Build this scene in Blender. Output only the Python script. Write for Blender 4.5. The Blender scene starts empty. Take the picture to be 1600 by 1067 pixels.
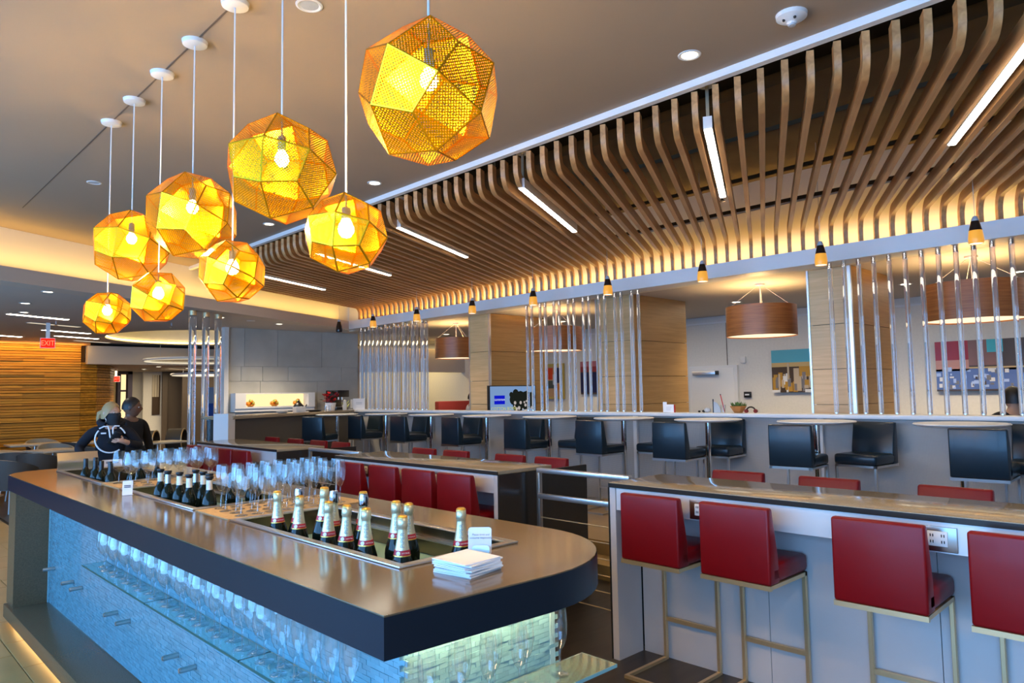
import bpy, math, random
from mathutils import Vector, Matrix, Euler
from mathutils.geometry import tessellate_polygon
random.seed(7)
sc = bpy.context.scene
COL = sc.collection
PI = math.pi
# ------------------------------------------------------------------ camera
cam = bpy.data.cameras.new('camera')
cam.sensor_width = 36.0
cam.lens = 1120.0 / 1600.0 * 36.0
cam.clip_start = 0.05
co = bpy.data.objects.new('camera', cam)
COL.objects.link(co)
co.matrix_world = Matrix(((0.71999375, -0.03681517, -0.69300335, 0.0),
                          (-0.69377546, -0.06245901, -0.71747786, 0.0),
                          (-0.01687024, 0.99736829, -0.07051156, 1.64), (0, 0, 0, 1)))
sc.camera = co
# ------------------------------------------------------------------ world, exposure
sc.view_settings.view_transform = 'Standard'
sc.view_settings.look = 'None'
sc.view_settings.exposure = 0.12
sc.view_settings.gamma = 1.0
sc.view_settings.use_curve_mapping = False
sc.cycles.use_denoising = True
sc.cycles.max_bounces = 10
sc.cycles.transparent_max_bounces = 40
sc.cycles.transmission_bounces = 10
sc.cycles.glossy_bounces = 5
sc.cycles.diffuse_bounces = 4
sc.cycles.caustics_reflective = False
sc.cycles.caustics_refractive = False
sc.cycles.sample_clamp_indirect = 6.0
W = bpy.data.worlds.new('sky'); sc.world = W; W.use_nodes = True
W.node_tree.nodes['Background'].inputs[0].default_value = (0.38, 0.62, 1.0, 1)
W.node_tree.nodes['Background'].inputs[1].default_value = 1.2
CD, SD = 0.8936, 0.4489            # slat direction in plan
def de(d, e): return (d * CD + e * SD, d * SD - e * CD)
# ------------------------------------------------------------------ large area lights (daylight, coves, added room fills)
def area(name, loc, size, L, col, rot, spread=PI):
    l = bpy.data.lights.new(name, 'AREA'); l.shape = 'RECTANGLE'
    l.size, l.size_y = size; l.color = col
    l.energy = L * PI * size[0] * size[1]; l.spread = spread
    o = bpy.data.objects.new(name, l); COL.objects.link(o)
    o.location = loc; o.rotation_euler = rot
    return o
def spot(name, loc, watts, col, ang=1.9, blend=.6, r=.04):
    l = bpy.data.lights.new(name, 'SPOT'); l.energy = watts; l.color = col
    l.spot_size = ang; l.spot_blend = blend; l.shadow_soft_size = r
    o = bpy.data.objects.new(name, l); COL.objects.link(o); o.location = loc
    return o
DAY = (0.16, 0.47, 1.0); WARM = (1.0, 0.60, 0.19); SOFT = (1.0, 0.80, 0.55)
DAY_L = 7.5
for i in range(6):                 # daylight through each pane of the window wall on the left, behind the camera's side
    area('window_daylight', (-3.45, -4.0 + i * 2.5 + 1.25, 1.85), (2.9, 2.3), DAY_L, DAY, (0, -PI / 2, 0))
COVE = (1.0, 0.61, 0.15)
# cove lights lie on top of the perimeter beams
area('cove_light', (7.52, 4.6, 3.09), (.05, 15.0), 22, COVE, (0, PI, 0))
cx, cy = de(4.6, -7.70)
area('cove_light', (cx, cy, 3.09), (15.0, .05), 21, COVE, (PI, 0, math.atan2(SD, CD)))
area('corridor_fill', (6.9, 21.4, 2.42), (4.5, 1.6), 4.5, (1, .8, .52), (0, 0, 0))  # added fill that lifts the dark corridor, no fixture of its own
area('seating_room_fill', (9.9, 4.5, 2.90), (1.2, 12.0), 1.5, (1, .86, .66), (0, 0, 0))  # soft unseen fill, added to brighten the seating room wall evenly
area('olive_room_fill', (9.8, 14.9, 2.90), (2.6, .8), 7, (1, .78, .42), (0, 0, 0))  # extra fill put over the olive zone to brighten its wall
# ------------------------------------------------------------------ geometry builder
class G:
    def __init__(s): s.v = []; s.f = []; s.m = []; s.mi = 0
    def add(s, vs, fs):
        n = len(s.v); s.v += [tuple(p) for p in vs]
        for f in fs: s.f.append(tuple(i + n for i in f)); s.m.append(s.mi)
        return s
    def bx(s, x0, x1, y0, y1, z0, z1, M=None):
        vs = [Vector((x, y, z)) for x in (x0, x1) for y in (y0, y1) for z in (z0, z1)]
        if M: vs = [M @ p for p in vs]
        return s.add(vs, [(0, 1, 3, 2), (4, 6, 7, 5), (0, 4, 5, 1), (2, 3, 7, 6), (0, 2, 6, 4), (1, 5, 7, 3)])
    def box(s, c, size, M=None):
        return s.bx(c[0] - size[0] / 2, c[0] + size[0] / 2, c[1] - size[1] / 2, c[1] + size[1] / 2, c[2] - size[2] / 2, c[2] + size[2] / 2, M)
    def tube(s, p, q, r, n=10, r2=None, caps=True):
        p, q = Vector(p), Vector(q); d = (q - p).normalized(); r2 = r if r2 is None else r2
        a = Vector((0, 0, 1)) if abs(d.z) < .9 else Vector((1, 0, 0))
        u = d.cross(a).normalized(); w = d.cross(u)
        vs = []
        for c, rr in ((p, r), (q, r2)):
            for i in range(n):
                t = 2 * PI * i / n; vs.append(c + (u * math.cos(t) + w * math.sin(t)) * rr)
        fs = [(i, (i + 1) % n, n + (i + 1) % n, n + i) for i in range(n)]
        if caps: fs += [tuple(range(n - 1, -1, -1)), tuple(range(n, 2 * n))]
        return s.add(vs, fs)
    def bar(s, p, q, w, h):          # rectangular bar between two points, h measured along z (or x when vertical)
        p, q = Vector(p), Vector(q); d = (q - p).normalized()
        up = Vector((0, 0, 1)) if abs(d.z) < .9 else Vector((1, 0, 0))
        u = d.cross(up).normalized() * w / 2; k = u.cross(d).normalized() * h / 2
        vs = [c + a * u + b * k for c in (p, q) for a, b in ((-1, -1), (1, -1), (1, 1), (-1, 1))]
        return s.add(vs, [(0, 1, 2, 3), (7, 6, 5, 4), (0, 4, 5, 1), (1, 5, 6, 2), (2, 6, 7, 3), (3, 7, 4, 0)])
    def lathe(s, prof, n=20, c=(0, 0, 0), M=None):
        vs = []
        for r, z in prof:
            for i in range(n):
                t = 2 * PI * i / n; p = Vector((c[0] + r * math.cos(t), c[1] + r * math.sin(t), c[2] + z))
                vs.append(M @ p if M else p)
        fs = []
        for k in range(len(prof) - 1):
            for i in range(n):
                j = (i + 1) % n
                fs.append((k * n + i, k * n + j, (k + 1) * n + j, (k + 1) * n + i))
        return s.add(vs, fs)
    def ball(s, c, r, n=14, m=9, sc_=(1, 1, 1), M=None):
        prof = [(max(1e-4, r * math.sin(PI * k / m)), -r * math.cos(PI * k / m)) for k in range(m + 1)]
        T = Matrix.Translation(c) @ Matrix.Diagonal((*sc_, 1)); T = (M @ T) if M else T
        return s.lathe(prof, n, (0, 0, 0), T)
    def prism(s, poly, z0, z1, holes=()):
        loops = [list(poly)] + [list(h) for h in holes]
        flat = [p for l in loops for p in l]; n = len(flat)
        tris = tessellate_polygon([[Vector((p[0], p[1], 0)) for p in l] for l in loops])
        vs = [(p[0], p[1], z1) for p in flat] + [(p[0], p[1], z0) for p in flat]
        fs = []
        for t in tris:
            a, b, c_ = (Vector(flat[i]) for i in t)
            cr = (b - a).x * (c_ - a).y - (b - a).y * (c_ - a).x
            t = tuple(t) if cr > 0 else tuple(reversed(t))
            fs.append(t); fs.append(tuple(n + i for i in reversed(t)))
        o = 0
        for li, l in enumerate(loops):
            A = sum(l[i][0] * l[(i + 1) % len(l)][1] - l[(i + 1) % len(l)][0] * l[i][1] for i in range(len(l)))
            for i in range(len(l)):
                j = (i + 1) % len(l); a, b = o + i, o + j
                q = (a, n + a, n + b, b)
                if (A > 0) == (li > 0): q = q[::-1]
                fs.append(q)
            o += len(l)
        return s.add(vs, fs)
    def path(s, pts, r, n=8, caps=True, closed=False):
        pts = [Vector(p) for p in pts]; N = len(pts); vs = []
        up = Vector((0, 0, 1)); prev = None
        for i, p in enumerate(pts):
            a = pts[(i - 1) % N] if (closed or i > 0) else p; b = pts[(i + 1) % N] if (closed or i < N - 1) else p
            d = (b - a).normalized()
            if prev is None:
                u = d.cross(up if abs(d.z) < .9 else Vector((1, 0, 0))).normalized()
            else:
                u = (prev - d * prev.dot(d)).normalized()
            prev = u; w = d.cross(u); rr = r[i] if isinstance(r, (list, tuple)) else r
            for k in range(n):
                t = 2 * PI * k / n; vs.append(p + (u * math.cos(t) + w * math.sin(t)) * rr)
        fs = []
        for i in range(N if closed else N - 1):
            i2 = (i + 1) % N
            for k in range(n):
                j = (k + 1) % n; fs.append((i * n + k, i * n + j, i2 * n + j, i2 * n + k))
        if caps and not closed: fs += [tuple(range(n - 1, -1, -1)), tuple((N - 1) * n + k for k in range(n))]
        return s.add(vs, fs)
    def strip(s, prof, y0, y1):      # closed polygon in the xz plane, extruded along y
        n = len(prof); A = sum(prof[i][0] * prof[(i + 1) % n][1] - prof[(i + 1) % n][0] * prof[i][1] for i in range(n))
        if A < 0: prof = prof[::-1]
        vs = [(x, y0, z) for x, z in prof] + [(x, y1, z) for x, z in prof]
        fs = [(i + n, (i + 1) % n + n, (i + 1) % n, i) for i in range(n)]
        tr = tessellate_polygon([[Vector((x, z, 0)) for x, z in prof]])
        for t in tr:
            a, b, c_ = (Vector(prof[i]) for i in t)
            cr = (b - a).x * (c_ - a).y - (b - a).y * (c_ - a).x
            t = tuple(t) if cr > 0 else tuple(reversed(t))
            fs.append(t); fs.append(tuple(n + i for i in reversed(t)))
        return s.add(vs, fs)
    def mesh(s, name, mats, bevel=0, smooth=False, angle=.6, seg=2, fix=False):
        me = bpy.data.meshes.new(name); me.from_pydata(s.v, [], s.f)
        for m in (mats if isinstance(mats, (list, tuple)) else [mats]): me.materials.append(m)
        for p, i in zip(me.polygons, s.m): p.material_index = i
        if bevel or fix:
            import bmesh
            bm = bmesh.new(); bm.from_mesh(me)
            bmesh.ops.remove_doubles(bm, verts=bm.verts, dist=1e-5)
            if fix: bmesh.ops.recalc_face_normals(bm, faces=bm.faces)
            if bevel:
                es = [e for e in bm.edges if len(e.link_faces) == 2 and e.calc_face_angle(0) > .5]
                bmesh.ops.bevel(bm, geom=es, offset=bevel, segments=seg, profile=.5, affect='EDGES', clamp_overlap=True)
            bm.to_mesh(me); bm.free()
        if smooth or bevel:
            for p in me.polygons: p.use_smooth = True
            me.set_sharp_from_angle(angle=angle)
        me.update()
        return me
def tag(o, label=None, cat=None, group=None, kind=None):
    if label: o['label'] = label
    if cat: o['category'] = cat
    if group: o['group'] = group
    if kind: o['kind'] = kind
    return o
def obj(name, me, parent=None, loc=None, rot=(0, 0, 0), label=None, cat=None, group=None, kind=None, world=False, scale=None):
    o = bpy.data.objects.new(name, me); COL.objects.link(o)
    if parent:
        o.parent = parent
        if world:
            q = parent; off = Vector((0, 0, 0))
            while q: off += q.location; q = q.parent
            o.location = Vector(loc or (0, 0, 0)) - off
        else: o.location = loc or (0, 0, 0)
    else: o.location = loc or (0, 0, 0)
    o.rotation_euler = rot
    if scale: o.scale = scale
    return tag(o, label, cat, group, kind)
def thing(name, label, cat, loc=(0, 0, 0), rz=0, group=None):
    o = bpy.data.objects.new(name, None); COL.objects.link(o)
    o.empty_display_size = .1; o.location = loc; o.rotation_euler = (0, 0, rz)
    return tag(o, label, cat, group)
def dup(root, loc, rz=0, label=None, group=None, tilt=(0, 0)):
    r = root.copy(); COL.objects.link(r); r.location = loc; r.rotation_euler = (tilt[0], tilt[1], rz)
    if label: r['label'] = label
    if group: r['group'] = group
    def rec(a, b):
        for ch in list(a.children):
            c = ch.copy(); COL.objects.link(c); c.parent = b; rec(ch, c)
    rec(root, r)
    return r
ORD = 'first second third fourth fifth sixth seventh eighth ninth tenth eleventh twelfth thirteenth fourteenth fifteenth sixteenth seventeenth eighteenth nineteenth twentieth twenty-first twenty-second twenty-third'.split()
# ------------------------------------------------------------------ materials
def new_mat(name):
    m = bpy.data.materials.new(name); m.use_nodes = True
    nt = m.node_tree; b = nt.nodes['Principled BSDF']
    return m, nt, b
def P(name, col, rough=.5, metal=0, emit=None, es=0, trans=0, ior=1.45, coat=0, spec=None, noise=None, bump=None, var=0):
    m, nt, b = new_mat(name)
    b.inputs['Base Color'].default_value = (*col, 1); b.inputs['Roughness'].default_value = rough
    b.inputs['Metallic'].default_value = metal; b.inputs['IOR'].default_value = ior
    b.inputs['Transmission Weight'].default_value = trans; b.inputs['Coat Weight'].default_value = coat
    if spec is not None: b.inputs['Specular IOR Level'].default_value = spec
    if emit: b.inputs['Emission Color'].default_value = (*emit, 1); b.inputs['Emission Strength'].default_value = es
    if noise or bump: tc = nt.nodes.new('ShaderNodeTexCoord')
    if noise:
        n = nt.nodes.new('ShaderNodeTexNoise'); n.inputs['Scale'].default_value = noise[0]; n.inputs['Detail'].default_value = 5
        r = nt.nodes.new('ShaderNodeMapRange'); r.inputs[3].default_value = 1 - noise[1]; r.inputs[4].default_value = 1 + noise[1]
        r.inputs[1].default_value = .3; r.inputs[2].default_value = .7
        mx = nt.nodes.new('ShaderNodeVectorMath'); mx.operation = 'SCALE'; mx.inputs[0].default_value = col
        nt.links.new(tc.outputs['Object'], n.inputs['Vector']); nt.links.new(n.outputs[0], r.inputs[0])
        nt.links.new(r.outputs[0], mx.inputs['Scale']); nt.links.new(mx.outputs[0], b.inputs['Base Color'])
    if bump:
        n2 = nt.nodes.new('ShaderNodeTexNoise'); n2.inputs['Scale'].default_value = bump[0]; n2.inputs['Detail'].default_value = 3
        bp = nt.nodes.new('ShaderNodeBump'); bp.inputs['Strength'].default_value = bump[1]; bp.inputs['Distance'].default_value = .004
        nt.links.new(tc.outputs['Object'], n2.inputs['Vector']); nt.links.new(n2.outputs[0], bp.inputs['Height'])
        nt.links.new(bp.outputs[0], b.inputs['Normal'])
    if var:
        oi = nt.nodes.new('ShaderNodeObjectInfo'); gi = nt.nodes.new('ShaderNodeNewGeometry')
        ad = nt.nodes.new('ShaderNodeMath'); nt.links.new(oi.outputs['Random'], ad.inputs[0]); nt.links.new(gi.outputs['Random Per Island'], ad.inputs[1])
        fr = nt.nodes.new('ShaderNodeMath'); fr.operation = 'FRACT'; nt.links.new(ad.outputs[0], fr.inputs[0])
        r = nt.nodes.new('ShaderNodeMapRange'); r.inputs[3].default_value = 1 - var; r.inputs[4].default_value = 1 + var
        mx = nt.nodes.new('ShaderNodeVectorMath'); mx.operation = 'SCALE'; mx.inputs[0].default_value = col
        nt.links.new(fr.outputs[0], r.inputs[0]); nt.links.new(r.outputs[0], mx.inputs['Scale'])
        if not noise: nt.links.new(mx.outputs[0], b.inputs['Base Color'])
    return m
def wood(name, c1, c2, scale, rough=.45, var=0.0):
    m, nt, b = new_mat(name); b.inputs['Roughness'].default_value = rough
    tc = nt.nodes.new('ShaderNodeTexCoord'); mp = nt.nodes.new('ShaderNodeMapping'); mp.inputs['Scale'].default_value = scale
    n = nt.nodes.new('ShaderNodeTexNoise'); n.inputs['Scale'].default_value = 1; n.inputs['Detail'].default_value = 7; n.inputs['Distortion'].default_value = .6
    r = nt.nodes.new('ShaderNodeValToRGB'); r.color_ramp.elements[0].position = .3; r.color_ramp.elements[1].position = .7
    r.color_ramp.elements[0].color = (*c2, 1); r.color_ramp.elements[1].color = (*c1, 1)
    L = nt.links.new
    L(tc.outputs['Object'], mp.inputs[0]); L(mp.outputs[0], n.inputs['Vector'])
    oi = nt.nodes.new('ShaderNodeObjectInfo'); mr = nt.nodes.new('ShaderNodeMapRange')
    mr.inputs[3].default_value = 1 - var; mr.inputs[4].default_value = 1 + var
    mx = nt.nodes.new('ShaderNodeVectorMath'); mx.operation = 'SCALE'
    L(oi.outputs['Random'], mr.inputs[0]); L(mr.outputs[0], mx.inputs['Scale']); L(n.outputs[0], r.inputs[0]); L(r.outputs[0], mx.inputs[0])
    L(mx.outputs[0], b.inputs['Base Color'])
    return m
def weave(name, c1, c2):
    m, nt, b = new_mat(name); b.inputs['Roughness'].default_value = .65; L = nt.links.new
    tc = nt.nodes.new('ShaderNodeTexCoord'); outs = []
    for ax, sc_ in (((0, 1, 1), 42), ((0, 1, -1), 42)):
        d = nt.nodes.new('ShaderNodeVectorMath'); d.operation = 'DOT_PRODUCT'; d.inputs[1].default_value = ax; L(tc.outputs['Object'], d.inputs[0])
        a = nt.nodes.new('ShaderNodeMath'); a.operation = 'MULTIPLY'; a.inputs[1].default_value = sc_ * 2 * PI; L(d.outputs['Value'], a.inputs[0])
        s_ = nt.nodes.new('ShaderNodeMath'); s_.operation = 'SINE'; L(a.outputs[0], s_.inputs[0]); outs.append(s_)
    mu = nt.nodes.new('ShaderNodeMath'); mu.operation = 'MULTIPLY'; L(outs[0].outputs[0], mu.inputs[0]); L(outs[1].outputs[0], mu.inputs[1])
    r = nt.nodes.new('ShaderNodeValToRGB'); r.color_ramp.elements[0].color = (*c2, 1); r.color_ramp.elements[1].color = (*c1, 1)
    mr = nt.nodes.new('ShaderNodeMapRange'); mr.inputs[1].default_value = -1; mr.inputs[2].default_value = 1; L(mu.outputs[0], mr.inputs[0]); L(mr.outputs[0], r.inputs[0])
    L(r.outputs[0], b.inputs['Base Color'])
    bp = nt.nodes.new('ShaderNodeBump'); bp.inputs['Strength'].default_value = .4; bp.inputs['Distance'].default_value = .003; L(mr.outputs[0], bp.inputs['Height']); L(bp.outputs[0], b.inputs['Normal'])
    return m
def emis(name, col, s):
    m = bpy.data.materials.new(name); m.use_nodes = True; nt = m.node_tree
    nt.nodes.remove(nt.nodes['Principled BSDF']); e = nt.nodes.new('ShaderNodeEmission')
    e.inputs[0].default_value = (*col, 1); e.inputs[1].default_value = s
    nt.links.new(e.outputs[0], nt.nodes['Material Output'].inputs[0])
    return m
def thin_glass(name, tint=(1, 1, 1), refl=1.0, rough=.01):
    m = bpy.data.materials.new(name); m.use_nodes = True; nt = m.node_tree
    nt.nodes.remove(nt.nodes['Principled BSDF'])
    t = nt.nodes.new('ShaderNodeBsdfTransparent'); t.inputs[0].default_value = (*tint, 1)
    g = nt.nodes.new('ShaderNodeBsdfGlossy'); g.inputs['Roughness'].default_value = rough
    lw = nt.nodes.new('ShaderNodeLayerWeight'); lw.inputs['Blend'].default_value = .5
    pw_ = nt.nodes.new('ShaderNodeMath'); pw_.operation = 'POWER'; pw_.inputs[1].default_value = 3.4
    mu = nt.nodes.new('ShaderNodeMath'); mu.operation = 'MULTIPLY_ADD'; mu.inputs[1].default_value = refl * .6; mu.inputs[2].default_value = .11; mu.use_clamp = True
    mx = nt.nodes.new('ShaderNodeMixShader')
    L = nt.links.new
    L(lw.outputs['Facing'], pw_.inputs[0]); L(pw_.outputs[0], mu.inputs[0]); L(mu.outputs[0], mx.inputs[0]); L(t.outputs[0], mx.inputs[1]); L(g.outputs[0], mx.inputs[2])
    L(mx.outputs[0], nt.nodes['Material Output'].inputs[0])
    return m
def perforated(name, col, pitch, hole, rough=.28):
    m, nt, b = new_mat(name)
    b.inputs['Base Color'].default_value = (*col, 1); b.inputs['Metallic'].default_value = 1; b.inputs['Roughness'].default_value = rough
    tc = nt.nodes.new('ShaderNodeTexCoord'); sx = nt.nodes.new('ShaderNodeSeparateXYZ'); L = nt.links.new
    L(tc.outputs['Object'], sx.inputs[0]); outs = []
    for k in (0, 1):
        a = nt.nodes.new('ShaderNodeMath'); a.operation = 'MULTIPLY'; a.inputs[1].default_value = 1 / pitch; L(sx.outputs[k], a.inputs[0])
        f = nt.nodes.new('ShaderNodeMath'); f.operation = 'FRACT'; L(a.outputs[0], f.inputs[0])
        c = nt.nodes.new('ShaderNodeMath'); c.operation = 'COMPARE'; c.inputs[1].default_value = .5; c.inputs[2].default_value = hole / 2
        L(f.outputs[0], c.inputs[0]); outs.append(c)
    mu = nt.nodes.new('ShaderNodeMath'); mu.operation = 'MULTIPLY'; L(outs[0].outputs[0], mu.inputs[0]); L(outs[1].outputs[0], mu.inputs[1])
    t = nt.nodes.new('ShaderNodeBsdfTransparent'); mx = nt.nodes.new('ShaderNodeMixShader')
    L(mu.outputs[0], mx.inputs[0]); L(b.outputs[0], mx.inputs[1]); L(t.outputs[0], mx.inputs[2]); L(mx.outputs[0], nt.nodes['Material Output'].inputs[0])
    return m
M_ = dict(
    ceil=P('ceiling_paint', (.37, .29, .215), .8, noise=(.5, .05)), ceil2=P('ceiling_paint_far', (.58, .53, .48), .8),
    beam=P('beam_paint', (.80, .80, .80), .5), cove=P('cove_paint', (.85, .80, .70), .7),
    void=P('void_paint', (.025, .02, .015), .9), plenum=P('plenum_board', (.12, .085, .045), .8, noise=(2.5, .15)),
    slat=wood('slat_oak', (.62, .33, .13), (.42, .20, .07), (1.5, 26, 26), .4, .12),
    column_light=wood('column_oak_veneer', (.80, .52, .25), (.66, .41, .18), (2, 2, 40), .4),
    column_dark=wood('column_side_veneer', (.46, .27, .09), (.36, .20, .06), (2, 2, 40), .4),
    drum=wood('lamp_veneer', (.55, .20, .055), (.36, .11, .03), (3, 3, 60), .35),
    wallslat=wood('wall_slat_pine', (.80, .37, .035), (.52, .21, .015), (1.5, 20, 20), .5, .22),
    walldark=P('wall_slat_backing', (.10, .05, .015), .8),
    linen=P('linen_wallpaper', (.74, .72, .67), .8, noise=(30, .03)), white=P('white_paint', (.80, .80, .79), .5),
    stone=P('stone_tile', (.5, .5, .47), .55, noise=(1.6, .16), var=0), grout=P('stone_grout', (.44, .43, .39), .8),
    floor_tan=P('floor_tile', (.42, .27, .10), .28, noise=(3, .10)), floor_dark=wood('dark_floor_boards', (.045, .034, .024), (.022, .016, .011), (2, 20, 2), .35),
    joint=P('floor_joint', (.16, .12, .09), .8), carpet=P('carpet', (.22, .19, .16), .9, noise=(20, .15)),
    quartz=P('bar_quartz', (.15, .112, .066), .13, ior=1.7, noise=(220, .09)), slab_edge_shade=P('slab_edge_shade', (.006, .013, .024), .3, spec=.25), quartz_base=P('bar_base_quartz', (.15, .092, .048), .25, noise=(120, .15)),
    tile=P('glass_tile', (.145, .34, .41), .15, coat=.5, var=.12, bump=(60, .25)), tileback=P('tile_bed', (.24, .44, .48), .5),
    steel=P('brushed_steel', (.62, .60, .57), .28, 1.0, bump=(90, .06)), steel2=P('apron_steel', (.82, .80, .78), .36, .35),
    chrome=P('chrome', (.80, .80, .80), .08, 1.0), brass=P('bronze_bar', (.78, .58, .32), .36, .75), well=P('well_steel', (.22, .18, .13), .25, 1.0),
    shelf=P('shelf_glass', (.55, .93, .90), .02, trans=.9, ior=1.45), shelf_edge=P('shelf_glass_edge', (.006, .10, .085), .3, emit=None),
    glass=thin_glass('thin_glassware', (.97, .98, .98), 1.1), glass_stem=thin_glass('stem_glass', (.93, .95, .96), 1.6),
    acrylic_t=P('acrylic_tube', (.97, .98, .99), .02, trans=.96, ior=1.40), acrylic=P('acrylic_rod', (.97, .98, .99), .02, trans=.86, ior=1.40), bottle=P('bottle_glass', (.006, .010, .006), .05, spec=.35), 
    foil=P('neck_foil', (.72, .68, .46), .32, .75, bump=(140, .2)), goldcap=P('gold_cap', (.80, .48, .10), .3, .9), redband=P('red_band', (.42, .012, .03), .35),
    white_l=P('white_label', (.85, .82, .80), .5), stopper=P('black_stopper', (.012, .012, .014), .35), sealer=P('chrome_sealer', (.55, .58, .66), .12, 1.0),
    cream_l=P('cream_capsule', (.75, .72, .62), .45), red=P('red_leather', (.20, .003, .006), .38, spec=.35, coat=.03, bump=(9, .35)), black=P('black_leather', (.009, .021, .032), .30, coat=.1, bump=(9, .3)),
    ctop=P('counter_quartz', (.36, .285, .18), .12, noise=(150, .12)), cdark=P('counter_end_panel', (.030, .027, .023), .22), cpanel=P('counter_panel', (.66, .61, .58), .4, .1, noise=(1.5, .05)),
    outlet=P('outlet_plate', (.38, .34, .31), .3, 1.0), socket=P('outlet_white', (.85, .85, .84), .4), slot=P('slot_dark', (.02, .02, .02), .6),
    alu=P('aluminium', (.74, .75, .77), .32, .9), rail_post=P('rail_post_steel', (.40, .39, .36), .35, .9), cable=P('rail_cable', (.45, .38, .26), .4, .8),
    table=P('white_tabletop', (.80, .80, .79), .35), part=weave('woven_partition', (.56, .55, .53), (.36, .35, .34)), ledge=P('ledge_top', (.82, .82, .82), .35),
    etch=perforated('etched_brass', (.86, .54, .010), .0085, .57), etch_s=perforated('etched_brass_small', (.86, .54, .010), .0058, .57), etch_rim=P('brass_rim', (1.0, .58, .02), .25, 1.0),
    cord=P('white_cord', (.80, .78, .75), .5), bulb=emis('bulb_glow', (1.0, .84, .5), 34), amber=P('amber_glass', (.85, .36, .04), .3, emit=(1.0, .42, .05), es=.55), amber_hot=emis('pendant_mouth', (1.0, .85, .6), 2.5),
    smoke=P('smoked_glass', (.03, .018, .012), .2), led=emis('led_strip', (1.0, .90, .74), 24.0), led_far=emis('led_strip_far', (1.0, .88, .7), 22.0), led_off=emis('led_strip_dim', (1.0, .86, .62), .75),
    down=emis('downlight_glow', (1.0, .88, .62), 9.0), diffuser=emis('drum_diffuser', (1.0, .80, .50), 1.35), under_f=emis('under_counter_led_front', (1.0, .92, .75), 4.0), under=emis('under_counter_led', (1.0, .64, .34), 80.0), toe=emis('toe_led', (1.0, .66, .25), 14.0),
    plasticw=P('white_plastic', (.75, .75, .74), .4), plasticg=P('gray_plastic', (.45, .50, .55), .4), blackp=P('black_plastic', (.012, .012, .013), .3), paper=P('paper', (.86, .86, .88), .7), ink=P('print_ink', (.05, .06, .09), .7),
    navy=P('navy_cloth', (.006, .007, .013), .85, bump=(40, .2)), blackcloth=P('black_cloth', (.006, .007, .010), .85, bump=(35, .2)), skin=P('skin', (.56, .33, .23), .5), skin_d=P('skin_deep', (.16, .08, .05), .5), blond=P('blond_hair', (.40, .27, .12), .5, bump=(70, .5)), darkhair=P('dark_hair', (.012, .010, .010), .45, bump=(60, .4)),
    cpanel_dark=P('buffet_panel', (.115, .105, .09), .35), table_warm=P('pale_tabletop', (.62, .55, .44), .4), emblem=P('white_print', (.82, .86, .90), .6), mask=P('black_mask', (.008, .008, .010), .7), maskw=P('mask_strap', (.7, .7, .72), .7), greychair=P('grey_shell', (.075, .068, .06), .45), greyrim=P('grey_shell_inside', (.34, .31, .25), .5),
    exit=emis('exit_red', (1.0, .02, .01), 1.3), exit_l=emis('exit_letters', (1.0, .22, .10), 1.6), terracotta=P('wood_bowl', (.42, .18, .05), .5), green=P('leaf_green', (.10, .20, .05), .5), red_leaf=P('poinsettia_red', (.38, .008, .015), .5), dgreen=P('dark_leaf', (.015, .02, .012), .6),
    maroon=P('maroon_cloth', (.20, .015, .012), .7), yellowwall=P('olive_wall', (.44, .36, .13), .6), orange=P('orange_fruit', (.85, .32, .03), .5), lime=P('green_fruit', (.45, .50, .08), .5), niche=emis('niche_light', (1.0, .72, .36), 1.25), straw=P('red_straw', (.55, .02, .03), .5),
    kraft=P('bamboo_mat', (.50, .34, .17), .7, noise=(60, .15)), bulk=P('bulkhead_paint', (.62, .54, .46), .7), purple=P('dark_purple_frame', (.06, .05, .09), .5), beige=P('beige_panel', (.40, .33, .20), .6), brown_d=P('dark_brown_panel', (.10, .075, .055), .5),
)
# ================================================================== SETTING
m = M_
def S(name, g, mat, **k):
    return obj(name, g.mesh(name, mat, **{a: b for a, b in k.items() if a in ('bevel', 'smooth', 'fix')}), kind='structure')
# floors: the tan tile field left of the bar, dark boards elsewhere
floor = obj('floor', G().bx(-3.6, 12.2, -4.3, 27, -.12, -.012).mesh('floor', m['floor_dark']), kind='structure')
dark = G().bx(1.9, 11.9, -4.2, 26.9, -.012, 0); obj('floor_boards', dark.mesh('floor_boards', m['floor_dark']), floor)
tm = G().bx(-.148, .148, -.298, .298, -.012, 0).mesh('floor_tile', m['floor_tan'], bevel=.003, seg=1)
rest = G(); n_t = 0
for i in range(-14, 18):
    for j in range(-7, 45):
        x = .36 + i * .3 + .15 - .0; y = 1.6 + j * .6 + (.3 if i % 2 else 0) - .12
        if x > 1.9: continue
        if -.75 < x and 2.4 < y < 9.5 and n_t < 290:
            obj('tile', tm, floor, (x, y, 0)); n_t += 1
        else: rest.bx(x - .148, x + .148, y - .298, y + .298, -.012, 0)
obj('tile_field', rest.mesh('tile_field', m['floor_tan']), floor, kind='stuff')
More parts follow.
